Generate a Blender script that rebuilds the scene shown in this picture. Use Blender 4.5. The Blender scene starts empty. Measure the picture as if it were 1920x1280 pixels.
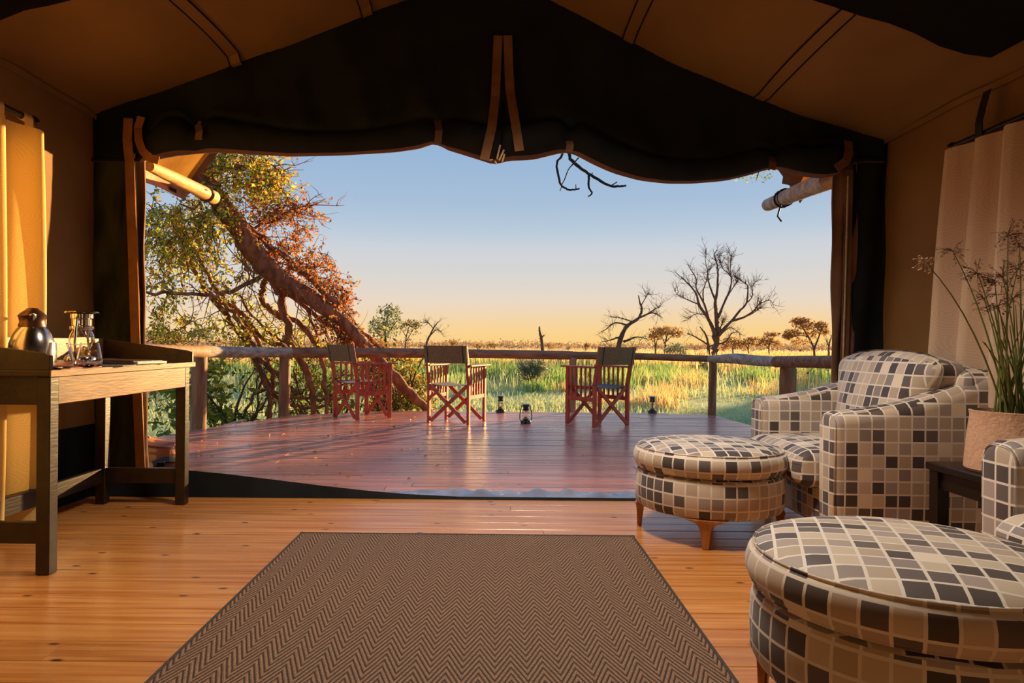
import bpy, bmesh, math, random
import numpy as np
from mathutils import Vector, Matrix, Euler
S = bpy.context.scene
COL = S.collection
R = math.radians
rnd = random.Random(7)
PI = math.pi

# ------------------------------------------------------------------ camera
F = 1280.0; VX, VY = 925.0, 646.0; CH = 0.88; ROLL = R(0.5)
cam = bpy.data.objects.new('camera', bpy.data.cameras.new('camera'))
cam.data.sensor_width = 36; cam.data.lens = 24
cam.data.shift_x = 35/1920; cam.data.shift_y = 6/1920
cam.data.clip_start = .05; cam.data.clip_end = 2000
cam.matrix_world = Matrix.Translation((0, 0, CH)) @ Matrix.Rotation(PI/2, 4, 'X') @ Matrix.Rotation(ROLL, 4, 'Z')
COL.objects.link(cam); S.camera = cam

# ------------------------------------------------------------------ sky, sun, exposure
SUN_AZ, SUN_EL = R(35), R(7.5)
SUN_DIR = Vector((math.sin(SUN_AZ)*math.cos(SUN_EL), math.cos(SUN_AZ)*math.cos(SUN_EL), math.sin(SUN_EL)))
S.view_settings.view_transform = 'Standard'; S.view_settings.look = 'None'
S.view_settings.exposure = 0.0; S.view_settings.gamma = 1; S.view_settings.use_curve_mapping = False

def lin(c):
    return tuple(((x/255)/12.92 if x/255 <= .04045 else ((x/255+.055)/1.055)**2.4) for x in c)
def lin4(c): return lin(c) + (1,)

W = bpy.data.worlds.new('sunset_sky'); S.world = W; W.use_nodes = True
nt = W.node_tree; nt.nodes.clear()
def N(t, ty, **kw):
    n = t.nodes.new(ty)
    for k, v in kw.items(): setattr(n, k, v)
    return n
tc = N(nt, 'ShaderNodeTexCoord'); sep = N(nt, 'ShaderNodeSeparateXYZ')
nt.links.new(tc.outputs['Generated'], sep.inputs[0])
ramp = N(nt, 'ShaderNodeValToRGB')
nt.links.new(sep.outputs['Z'], ramp.inputs[0])
els = [(0.0, (251, 208, 140)), (0.02, (249, 214, 158)), (0.06, (234, 217, 197)), (0.10, (218, 214, 210)),
       (0.137, (206, 211, 218)), (0.167, (184, 202, 219)), (0.205, (168, 191, 217)), (0.27, (152, 182, 214)), (0.45, (130, 166, 210)), (1.0, (116, 154, 206))]
cr = ramp.color_ramp
while len(cr.elements) < len(els): cr.elements.new(.5)
for e, (p, c) in zip(cr.elements, els): e.position = p; e.color = lin4(c)
# warm glow low in the sky around the sun's azimuth
dot = N(nt, 'ShaderNodeVectorMath', operation='DOT_PRODUCT'); dot.inputs[1].default_value = (math.sin(SUN_AZ), math.cos(SUN_AZ), 0)
nt.links.new(tc.outputs['Generated'], dot.inputs[0])
mr = N(nt, 'ShaderNodeMapRange'); mr.inputs[1].default_value = .6; mr.inputs[2].default_value = 1.0
nt.links.new(dot.outputs['Value'], mr.inputs[0])
mz = N(nt, 'ShaderNodeMapRange'); mz.inputs[1].default_value = .07; mz.inputs[2].default_value = 0.0
nt.links.new(sep.outputs['Z'], mz.inputs[0])
mm = N(nt, 'ShaderNodeMath', operation='MULTIPLY'); nt.links.new(mr.outputs[0], mm.inputs[0]); nt.links.new(mz.outputs[0], mm.inputs[1])
m2 = N(nt, 'ShaderNodeMath', operation='MULTIPLY'); m2.inputs[1].default_value = .6; nt.links.new(mm.outputs[0], m2.inputs[0])
mx = N(nt, 'ShaderNodeMix', data_type='RGBA'); nt.links.new(m2.outputs[0], mx.inputs[0])
nt.links.new(ramp.outputs[0], mx.inputs[6]); mx.inputs[7].default_value = lin4((255, 205, 105))
bg = N(nt, 'ShaderNodeBackground'); bg.inputs[1].default_value = 1.0
nt.links.new(mx.outputs[2], bg.inputs[0])
wo = N(nt, 'ShaderNodeOutputWorld'); nt.links.new(bg.outputs[0], wo.inputs[0])

sun = bpy.data.objects.new('sun', bpy.data.lights.new('sun', 'SUN')); COL.objects.link(sun)
sun.data.energy = 17.0; sun.data.color = (1.0, .63, .25); sun.data.angle = R(1.0)
sun.rotation_euler = SUN_DIR.to_track_quat('Z', 'Y').to_euler()

# unseen warm lamps added behind the camera to brighten the interior
for nm, p, e in (('rear_fill_light', (-1.3, -1.6, 1.3), 3), ('rear_fill_light', (1.1, -1.6, .9), 15)):
    L = bpy.data.objects.new(nm, bpy.data.lights.new(nm, 'POINT')); COL.objects.link(L)
    L.location = p; L.data.energy = e; L.data.color = (1.0, .62, .30); L.data.shadow_soft_size = .18
# unseen spot added above the frame to brighten floor and furniture
L = bpy.data.objects.new('ridge_light', bpy.data.lights.new('ridge_light', 'SPOT')); COL.objects.link(L)
L.location = (.2, 2.62, 2.66); L.data.energy = 265; L.data.color = (1.0, .84, .64); L.data.shadow_soft_size = .22
L.data.spot_size = R(122); L.data.spot_blend = .75

# ------------------------------------------------------------------ pixel helpers
_c, _s = math.cos(ROLL), math.sin(ROLL)
def ray(x, y):
    dx, dy = x-VX, y-VY
    return (dx*_c+dy*_s)/F, (-dx*_s+dy*_c)/F
def at(x, y, Y):
    a, b = ray(x, y); return Vector((a*Y, Y, CH-b*Y))
def fl(x, y, z=0.0):
    a, b = ray(x, y); Y = (CH-z)/b; return Vector((a*Y, Y, z))

# ------------------------------------------------------------------ materials
def mat(name, c1, c2=None, rough=.7, scale=6.0, stretch=(1, 1, 1), metal=0.0, bump=0.0, bscale=None, spec=.5, detail=4, rand=0.0,
        world=False, transl=0.0, sheen=0.0, lo=.35, hi=.65, island=False, coat=0.0):
    m = bpy.data.materials.new(name); m.use_nodes = True
    t = m.node_tree; b = t.nodes['Principled BSDF']; L = t.links.new
    b.inputs['Roughness'].default_value = rough; b.inputs['Metallic'].default_value = metal
    b.inputs['Specular IOR Level'].default_value = spec
    if coat: b.inputs['Coat Weight'].default_value = coat; b.inputs['Coat Roughness'].default_value = .15
    if sheen: b.inputs['Sheen Weight'].default_value = sheen
    c2 = c2 or tuple(x*.8 for x in c1)
    mp = N(t, 'ShaderNodeMapping'); mp.inputs['Scale'].default_value = stretch
    oi = N(t, 'ShaderNodeObjectInfo')
    if world:
        g = N(t, 'ShaderNodeNewGeometry')
        ad = N(t, 'ShaderNodeVectorMath', operation='ADD'); L(g.outputs['Position'], ad.inputs[0])
        sc = N(t, 'ShaderNodeMath', operation='MULTIPLY'); sc.inputs[1].default_value = 37.0; L(oi.outputs['Random'], sc.inputs[0])
        L(sc.outputs[0], ad.inputs[1]); L(ad.outputs[0], mp.inputs[0])
    else:
        L(N(t, 'ShaderNodeTexCoord').outputs['Object'], mp.inputs[0])
    nz = N(t, 'ShaderNodeTexNoise'); nz.inputs['Scale'].default_value = scale; nz.inputs['Detail'].default_value = detail
    L(mp.outputs[0], nz.inputs['Vector'])
    rp = N(t, 'ShaderNodeValToRGB'); rp.color_ramp.elements[0].position = lo; rp.color_ramp.elements[1].position = hi
    rp.color_ramp.elements[0].color = lin4(c2); rp.color_ramp.elements[1].color = lin4(c1)
    L(nz.outputs['Fac'], rp.inputs[0]); col = rp.outputs[0]
    if rand or island:
        hs = N(t, 'ShaderNodeHueSaturation')
        src = N(t, 'ShaderNodeNewGeometry').outputs['Random Per Island'] if island else oi.outputs['Random']
        r1 = N(t, 'ShaderNodeMapRange'); r1.inputs[3].default_value = 1-rand; r1.inputs[4].default_value = 1+rand
        L(src, r1.inputs[0]); L(r1.outputs[0], hs.inputs['Value']); L(col, hs.inputs['Color']); col = hs.outputs[0]
    L(col, b.inputs['Base Color'])
    if bump:
        n2 = N(t, 'ShaderNodeTexNoise'); n2.inputs['Scale'].default_value = bscale or scale*4; n2.inputs['Detail'].default_value = 3
        L(mp.outputs[0], n2.inputs['Vector'])
        bp = N(t, 'ShaderNodeBump'); bp.inputs['Strength'].default_value = bump; bp.inputs['Distance'].default_value = .01
        L(n2.outputs['Fac'], bp.inputs['Height']); L(bp.outputs[0], b.inputs['Normal'])
    if transl:
        tr = N(t, 'ShaderNodeBsdfTranslucent'); L(col, tr.inputs[0])
        ms = N(t, 'ShaderNodeMixShader'); ms.inputs[0].default_value = transl
        L(b.outputs[0], ms.inputs[1]); L(tr.outputs[0], ms.inputs[2])
        L(ms.outputs[0], t.nodes['Material Output'].inputs[0])
    return m

def leafmat(name, cols, transl=.45, rough=.6):
    """leaf or blade colour picked per island from a list"""
    m = bpy.data.materials.new(name); m.use_nodes = True
    t = m.node_tree; b = t.nodes['Principled BSDF']; L = t.links.new
    b.inputs['Roughness'].default_value = rough; b.inputs['Specular IOR Level'].default_value = .25
    g = N(t, 'ShaderNodeNewGeometry'); rp = N(t, 'ShaderNodeValToRGB'); cr = rp.color_ramp
    while len(cr.elements) < len(cols): cr.elements.new(.5)
    for i, (e, c) in enumerate(zip(cr.elements, cols)): e.position = i/max(1, len(cols)-1); e.color = lin4(c)
    L(g.outputs['Random Per Island'], rp.inputs[0]); L(rp.outputs[0], b.inputs['Base Color'])
    tr = N(t, 'ShaderNodeBsdfTranslucent'); L(rp.outputs[0], tr.inputs[0])
    ms = N(t, 'ShaderNodeMixShader'); ms.inputs[0].default_value = transl
    L(b.outputs[0], ms.inputs[1]); L(tr.outputs[0], ms.inputs[2]); L(ms.outputs[0], t.nodes['Material Output'].inputs[0])
    return m

def plankmat(name, c1, c2, knot, rough, spec=.5, grain=(.6, 14, 14), rand=.12, kd=.02):
    """boards lying along X: stretched grain, a few knots, a tint of their own"""
    m = mat(name, c1, c2, rough, 3.0, grain, world=True, rand=rand, bump=.12, bscale=9, spec=spec, detail=6)
    t = m.node_tree; b = t.nodes['Principled BSDF']; L = t.links.new
    g = N(t, 'ShaderNodeNewGeometry'); mp = N(t, 'ShaderNodeMapping'); mp.inputs['Scale'].default_value = (2.0, 4.6, 1)
    L(g.outputs['Position'], mp.inputs[0])
    vo = N(t, 'ShaderNodeTexVoronoi'); vo.inputs['Scale'].default_value = 1.0; vo.voronoi_dimensions = '2D'; L(mp.outputs[0], vo.inputs['Vector'])
    mr = N(t, 'ShaderNodeMapRange'); mr.inputs[1].default_value = kd; mr.inputs[2].default_value = kd*2.6; L(vo.outputs['Distance'], mr.inputs[0])
    src = b.inputs['Base Color'].links[0].from_socket
    mx = N(t, 'ShaderNodeMix', data_type='RGBA'); L(mr.outputs[0], mx.inputs[0]); mx.inputs[6].default_value = lin4(knot); L(src, mx.inputs[7])
    L(mx.outputs[2], b.inputs['Base Color'])
    n = N(t, 'ShaderNodeTexNoise'); n.inputs['Scale'].default_value = 2.2; L(g.outputs['Position'], n.inputs['Vector'])
    m3 = N(t, 'ShaderNodeMapRange'); m3.inputs[3].default_value = rough-.08; m3.inputs[4].default_value = rough+.12; L(n.outputs['Fac'], m3.inputs[0])
    L(m3.outputs[0], b.inputs['Roughness'])
    return m

def patchmat(name, pitch=.055):
    """woven squares in browns, taupes and creams between pale lines; UV in metres"""
    m = bpy.data.materials.new(name); m.use_nodes = True
    t = m.node_tree; b = t.nodes['Principled BSDF']; L = t.links.new
    b.inputs['Roughness'].default_value = .6; b.inputs['Specular IOR Level'].default_value = .45; b.inputs['Sheen Weight'].default_value = .2
    uv = N(t, 'ShaderNodeUVMap', uv_map='UVMap')
    sc = N(t, 'ShaderNodeVectorMath', operation='SCALE'); sc.inputs['Scale'].default_value = 1/pitch; L(uv.outputs[0], sc.inputs[0])
    flr = N(t, 'ShaderNodeVectorMath', operation='FLOOR'); L(sc.outputs[0], flr.inputs[0])
    wn = N(t, 'ShaderNodeTexWhiteNoise', noise_dimensions='2D'); L(flr.outputs[0], wn.inputs['Vector'])
    rp = N(t, 'ShaderNodeValToRGB'); cr = rp.color_ramp; cr.interpolation = 'CONSTANT'
    cs = [(0, (74, 63, 62)), (.19, (98, 87, 86)), (.30, (184, 166, 148)), (.50, (204, 188, 170)), (.72, (168, 155, 150)), (.85, (230, 216, 198)), (.92, (142, 130, 128))]
    while len(cr.elements) < len(cs): cr.elements.new(.5)
    for e, (p, c) in zip(cr.elements, cs): e.position = p; e.color = lin4(c)
    L(wn.outputs['Value'], rp.inputs[0])
    fr = N(t, 'ShaderNodeVectorMath', operation='FRACTION'); L(sc.outputs[0], fr.inputs[0])
    sx = N(t, 'ShaderNodeSeparateXYZ'); L(fr.outputs[0], sx.inputs[0])
    def line(o):
        a = N(t, 'ShaderNodeMath', operation='SUBTRACT'); L(o, a.inputs[0]); a.inputs[1].default_value = .5
        c = N(t, 'ShaderNodeMath', operation='ABSOLUTE'); L(a.outputs[0], c.inputs[0])
        d = N(t, 'ShaderNodeMath', operation='GREATER_THAN'); L(c.outputs[0], d.inputs[0]); d.inputs[1].default_value = .435
        return d.outputs[0]
    mxx = N(t, 'ShaderNodeMath', operation='MAXIMUM'); L(line(sx.outputs[0]), mxx.inputs[0]); L(line(sx.outputs[1]), mxx.inputs[1])
    mix = N(t, 'ShaderNodeMix', data_type='RGBA'); L(mxx.outputs[0], mix.inputs[0]); L(rp.outputs[0], mix.inputs[6]); mix.inputs[7].default_value = lin4((228, 219, 212))
    # thread grain
    nz = N(t, 'ShaderNodeTexNoise'); nz.inputs['Scale'].default_value = 900; L(uv.outputs[0], nz.inputs['Vector'])
    bp = N(t, 'ShaderNodeBump'); bp.inputs['Strength'].default_value = .25; bp.inputs['Distance'].default_value = .002
    L(nz.outputs['Fac'], bp.inputs['Height']); L(bp.outputs[0], b.inputs['Normal'])
    L(mix.outputs[2], b.inputs['Base Color'])
    return m

def rugmat():
    m = bpy.data.materials.new('herringbone_weave'); m.use_nodes = True
    t = m.node_tree; b = t.nodes['Principled BSDF']; L = t.links.new
    b.inputs['Roughness'].default_value = .85; b.inputs['Specular IOR Level'].default_value = .2
    tc = N(t, 'ShaderNodeTexCoord'); sx = N(t, 'ShaderNodeSeparateXYZ'); L(tc.outputs['Object'], sx.inputs[0])
    def M(op, a, bb=None):
        n = N(t, 'ShaderNodeMath', operation=op)
        for i, v in enumerate((a, bb)):
            if v is None: continue
            if isinstance(v, (int, float)): n.inputs[i].default_value = v
            else: L(v, n.inputs[i])
        return n.outputs[0]
    P = .087
    tri = M('PINGPONG', sx.outputs[0], P/2)
    nz = N(t, 'ShaderNodeTexNoise'); nz.inputs['Scale'].default_value = 60; L(tc.outputs['Object'], nz.inputs['Vector'])
    v = M('ADD', M('ADD', sx.outputs[1], M('MULTIPLY', tri, 2.6)), M('MULTIPLY', nz.outputs['Fac'], .006))
    st = M('PINGPONG', v, .018)
    st = M('MULTIPLY', st, 1/.018)
    rp = N(t, 'ShaderNodeValToRGB'); cr = rp.color_ramp
    cr.elements[0].position = .22; cr.elements[0].color = lin4((72, 58, 50))
    cr.elements[1].position = .6; cr.elements[1].color = lin4((150, 118, 97))
    L(st, rp.inputs[0])
    n2 = N(t, 'ShaderNodeTexNoise'); n2.inputs['Scale'].default_value = 260; L(tc.outputs['Object'], n2.inputs['Vector'])
    mr = N(t, 'ShaderNodeMapRange'); mr.inputs[1].default_value = .3; mr.inputs[2].default_value = .7; mr.inputs[3].default_value = .55; mr.inputs[4].default_value = 1.25; L(n2.outputs['Fac'], mr.inputs[0])
    hs = N(t, 'ShaderNodeHueSaturation'); L(mr.outputs[0], hs.inputs['Value']); L(rp.outputs[0], hs.inputs['Color'])
    L(hs.outputs[0], b.inputs['Base Color'])
    bp = N(t, 'ShaderNodeBump'); bp.inputs['Strength'].default_value = .7; bp.inputs['Distance'].default_value = .004; L(st, bp.inputs['Height']); L(bp.outputs[0], b.inputs['Normal'])
    return m

def curtainmat(name, c1, c2, transl):
    """thin cloth with embroidered concentric contour rings"""
    m = bpy.data.materials.new(name); m.use_nodes = True
    t = m.node_tree; b = t.nodes['Principled BSDF']; L = t.links.new
    b.inputs['Roughness'].default_value = .8; b.inputs['Specular IOR Level'].default_value = .2
    uv = N(t, 'ShaderNodeUVMap', uv_map='UVMap')
    nz = N(t, 'ShaderNodeTexNoise'); nz.inputs['Scale'].default_value = 4; nz.inputs['Detail'].default_value = 1; L(uv.outputs[0], nz.inputs['Vector'])
    sc = N(t, 'ShaderNodeVectorMath', operation='SCALE'); sc.inputs['Scale'].default_value = .12; L(nz.outputs['Color'], sc.inputs[0])
    ad = N(t, 'ShaderNodeVectorMath', operation='ADD'); L(uv.outputs[0], ad.inputs[0]); L(sc.outputs[0], ad.inputs[1])
    vo = N(t, 'ShaderNodeTexVoronoi', voronoi_dimensions='2D'); vo.inputs['Scale'].default_value = 7.5; L(ad.outputs[0], vo.inputs['Vector'])
    ml = N(t, 'ShaderNodeMath', operation='MULTIPLY'); ml.inputs[1].default_value = 78; L(vo.outputs['Distance'], ml.inputs[0])
    sn = N(t, 'ShaderNodeMath', operation='SINE'); L(ml.outputs[0], sn.inputs[0])
    mr = N(t, 'ShaderNodeMapRange'); mr.inputs[1].default_value = .2; mr.inputs[2].default_value = .8; L(sn.outputs[0], mr.inputs[0])
    mx = N(t, 'ShaderNodeMix', data_type='RGBA'); L(mr.outputs[0], mx.inputs[0]); mx.inputs[6].default_value = lin4(c1); mx.inputs[7].default_value = lin4(c2)
    L(mx.outputs[2], b.inputs['Base Color'])
    tr = N(t, 'ShaderNodeBsdfTranslucent'); L(mx.outputs[2], tr.inputs[0])
    ms = N(t, 'ShaderNodeMixShader'); ms.inputs[0].default_value = transl; L(b.outputs[0], ms.inputs[1]); L(tr.outputs[0], ms.inputs[2])
    L(ms.outputs[0], t.nodes['Material Output'].inputs[0])
    return m

def glassmat(name, tint=(1, 1, 1), rough=.0):
    m = bpy.data.materials.new(name); m.use_nodes = True
    t = m.node_tree; b = t.nodes['Principled BSDF']
    b.inputs['Base Color'].default_value = tint + (1,); b.inputs['Roughness'].default_value = rough
    b.inputs['Transmission Weight'].default_value = 1.0; b.inputs['IOR'].default_value = 1.45
    return m

FLOOR = plankmat('pine_floor', (212, 148, 82), (182, 112, 54), (92, 52, 26), .23, kd=.018, rand=.10)
DECK = plankmat('oiled_deck', (212, 146, 126), (172, 106, 88), (80, 44, 36), .22, grain=(.5, 16, 16), kd=.016, rand=.16)
CANVAS = mat('tan_canvas', (150, 116, 70), (136, 102, 60), .85, 2.0, spec=.2, bump=.25, bscale=8)
ROOFC = mat('roof_canvas', (142, 108, 62), (124, 94, 54), .85, 1.5, (1, .5, 1), spec=.2, bump=.3, bscale=5, transl=.03)
DARKC = mat('dark_green_canvas', (34, 40, 44), (24, 28, 31), .8, 4, spec=.2, bump=.3, bscale=14)
LINER = mat('black_liner_canvas', (26, 24, 20), (18, 17, 15), .9, 4, spec=.1)
TRIM = mat('tan_binding', (176, 124, 70), (160, 108, 58), .8, 12, spec=.2, bump=.15)
UNDER = mat('faded_canvas_back', (132, 100, 80), (108, 82, 68), .85, 6, spec=.2, bump=.2)
TRIM2 = mat('dull_brown_binding', (142, 102, 72), (126, 88, 60), .85, 12, spec=.2, bump=.15)
ZIP = mat('pale_zip', (206, 186, 150), (180, 160, 120), .5, 30)
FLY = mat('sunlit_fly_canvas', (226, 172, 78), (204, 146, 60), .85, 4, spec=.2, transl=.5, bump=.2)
SHADE = mat('shade_cloth', (74, 78, 52), (34, 38, 28), .8, 9, (1, 1, .35), spec=.25, bump=.5, bscale=10)
TARP = mat('grey_pvc_sheet', (150, 160, 186), (120, 130, 156), .22, 5, spec=.6)
LOG = mat('weathered_pole', (168, 120, 84), (120, 80, 54), .75, 3, (6, 6, 1), bump=.5, bscale=8, rand=.1)
LOGX = mat('weathered_rail', (164, 118, 86), (118, 82, 58), .75, 3, (1.2, 8, 8), bump=.5, bscale=8, rand=.12)
LOGG = mat('grey_weathered_rail', (190, 172, 156), (138, 120, 108), .8, 3, (3, 3, 8), bump=.3, bscale=8)
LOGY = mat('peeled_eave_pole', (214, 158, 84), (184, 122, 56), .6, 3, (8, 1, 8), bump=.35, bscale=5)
CHAIRW = mat('red_stained_wood', (196, 90, 62), (166, 68, 48), .45, 5, (4, 4, 1), bump=.1)
SLING = mat('olive_chair_canvas', (142, 118, 84), (124, 102, 74), .85, 60, spec=.2)
SLINGG = mat('grey_seat_canvas', (118, 112, 112), (96, 92, 94), .7, 60, spec=.3)
DESKW = mat('dark_stained_wood', (52, 32, 21), (34, 21, 14), .38, 4, (6, 1, 6), bump=.1, spec=.5)
DESKA = mat('golden_lit_desk_wood', (150, 100, 54), (106, 66, 34), .5, 5, (6, .8, 6), bump=.1)  # desk wood with golden light on its right-facing sides put into the colour
EBONY = mat('ebony_wood', (34, 22, 18), (24, 16, 13), .3, 5)
PATCH = patchmat('patchwork_upholstery')
PIPE = mat('upholstery_piping', (120, 104, 92), (96, 82, 72), .8, 30)
LEGW = mat('honey_wood_leg', (176, 112, 56), (140, 82, 36), .35, 6, (5, 5, 1), coat=.3)
STEEL = mat('brushed_steel', (196, 190, 184), (170, 164, 160), .22, 60, (1, 1, .05), metal=1.0)
BLACKP = mat('black_plastic', (30, 28, 28), (20, 19, 19), .4, 10)
BLACKM = mat('black_enamel', (20, 26, 32), (14, 18, 24), .25, 10, spec=.6)
CHROME = mat('chrome', (214, 210, 204), (200, 196, 190), .12, 10, metal=1.0)
LIDM = mat('pale_enamel_lid', (196, 214, 208), (176, 194, 190), .3, 10)
BRASS = mat('brass_burner', (190, 150, 90), (160, 120, 66), .3, 10, metal=1.0)
GLASS = glassmat('clear_glass'); GLOBE = glassmat('lamp_glass', (1.0, .96, .9), .02)
LEATHER = mat('brown_leather', (72, 44, 34), (52, 32, 26), .45, 14, bump=.2)
PAPER = mat('white_paper', (226, 222, 220), (206, 204, 206), .6, 20)
REDP = mat('red_printed_cover', (176, 70, 54), (120, 40, 36), .4, 26)
BAGL = mat('tan_saddle_leather', (206, 132, 66), (170, 96, 44), .5, 8, bump=.25)
BAGD = mat('worn_leather_patch', (150, 78, 40), (120, 58, 30), .6, 14)
STRAPM = mat('black_webbing', (28, 26, 28), (18, 17, 19), .6, 30)
POTM = mat('cream_woven_planter', (206, 168, 142), (194, 154, 128), .8, 60, (1, 1, 1), bump=.4, bscale=90)
STEM = leafmat('rush_stem', [(70, 92, 40), (96, 116, 54), (58, 78, 36), (122, 128, 66)], .1)
SEED = leafmat('seed_head', [(92, 60, 48), (120, 84, 62), (70, 44, 38), (150, 112, 84)], .2)
SEEDP = leafmat('pale_seed_head', [(176, 140, 112), (200, 164, 132), (150, 110, 88)], .3)
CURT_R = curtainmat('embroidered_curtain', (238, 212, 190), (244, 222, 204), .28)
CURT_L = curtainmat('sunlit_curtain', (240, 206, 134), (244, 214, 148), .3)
BARK = mat('red_brown_bark', (168, 108, 76), (112, 68, 48), .9, 5, (3, 3, 1), bump=.8, bscale=16)
BARKG = mat('grey_bark', (128, 108, 98), (92, 76, 70), .9, 4, bump=.6)
BARKD = mat('dark_bark', (112, 86, 72), (78, 60, 52), .9, 4)
TWIG = mat('dark_twig', (44, 36, 36), (32, 26, 28), .9, 6)
L_GREEN = leafmat('vine_leaves', [(158, 166, 56), (208, 198, 70), (118, 132, 48), (234, 212, 84), (176, 130, 60), (206, 142, 70)], .58)
L_ORANGE = leafmat('autumn_leaves', [(206, 112, 56), (170, 92, 48), (224, 150, 76), (150, 130, 56), (186, 104, 56), (140, 92, 60)], .5)
L_BUSH = leafmat('bush_leaves', [(112, 136, 58), (150, 164, 74), (84, 106, 48), (196, 184, 80)], .5)
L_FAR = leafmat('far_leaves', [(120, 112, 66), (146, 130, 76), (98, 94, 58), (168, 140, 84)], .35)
L_FARW = leafmat('hazed_far_leaves', [(176, 138, 90), (152, 120, 80), (196, 154, 96), (134, 108, 74)], .4)  # distant leaves lightened and browned to carry the warm haze
L_GREY = leafmat('grey_green_leaves', [(158, 162, 130), (128, 138, 102), (180, 178, 150), (112, 124, 90)], .45)
G_GREEN = leafmat('green_reed', [(142, 178, 92), (166, 192, 110), (118, 156, 80), (186, 200, 130)], .5)
G_DARK = leafmat('dark_reed', [(118, 150, 88), (138, 166, 100), (102, 134, 82)], .5)
G_GOLD = leafmat('dry_grass', [(228, 192, 122), (208, 172, 112), (236, 208, 148), (196, 168, 108)], .5)
G_PALE = leafmat('pale_grass', [(190, 194, 146), (164, 182, 122), (210, 204, 164), (150, 172, 112)], .45)
LITTER = leafmat('leaf_litter', [(220, 170, 80), (180, 110, 60), (236, 200, 120)], .1)
def groundmat():
    m = mat('meadow_ground', (160, 180, 122), (122, 152, 104), .95, .5, bump=.6, bscale=14, spec=.1, detail=8, world=True)
    t = m.node_tree; b = t.nodes['Principled BSDF']; L = t.links.new
    g = N(t, 'ShaderNodeNewGeometry'); sx = N(t, 'ShaderNodeSeparateXYZ'); L(g.outputs['Position'], sx.inputs[0])
    n = N(t, 'ShaderNodeTexNoise'); n.inputs['Scale'].default_value = .06; L(g.outputs['Position'], n.inputs['Vector'])
    ml = N(t, 'ShaderNodeMath', operation='MULTIPLY_ADD'); ml.inputs[1].default_value = 40; L(n.outputs['Fac'], ml.inputs[0]); L(sx.outputs[1], ml.inputs[2])
    mr = N(t, 'ShaderNodeMapRange'); mr.inputs[1].default_value = 50; mr.inputs[2].default_value = 80; L(ml.outputs[0], mr.inputs[0])
    mx = N(t, 'ShaderNodeMix', data_type='RGBA'); L(mr.outputs[0], mx.inputs[0]); L(b.inputs['Base Color'].links[0].from_socket, mx.inputs[6]); mx.inputs[7].default_value = lin4((196, 160, 100))
    L(mx.outputs[2], b.inputs['Base Color'])
    return m
GROUND = groundmat()

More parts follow.
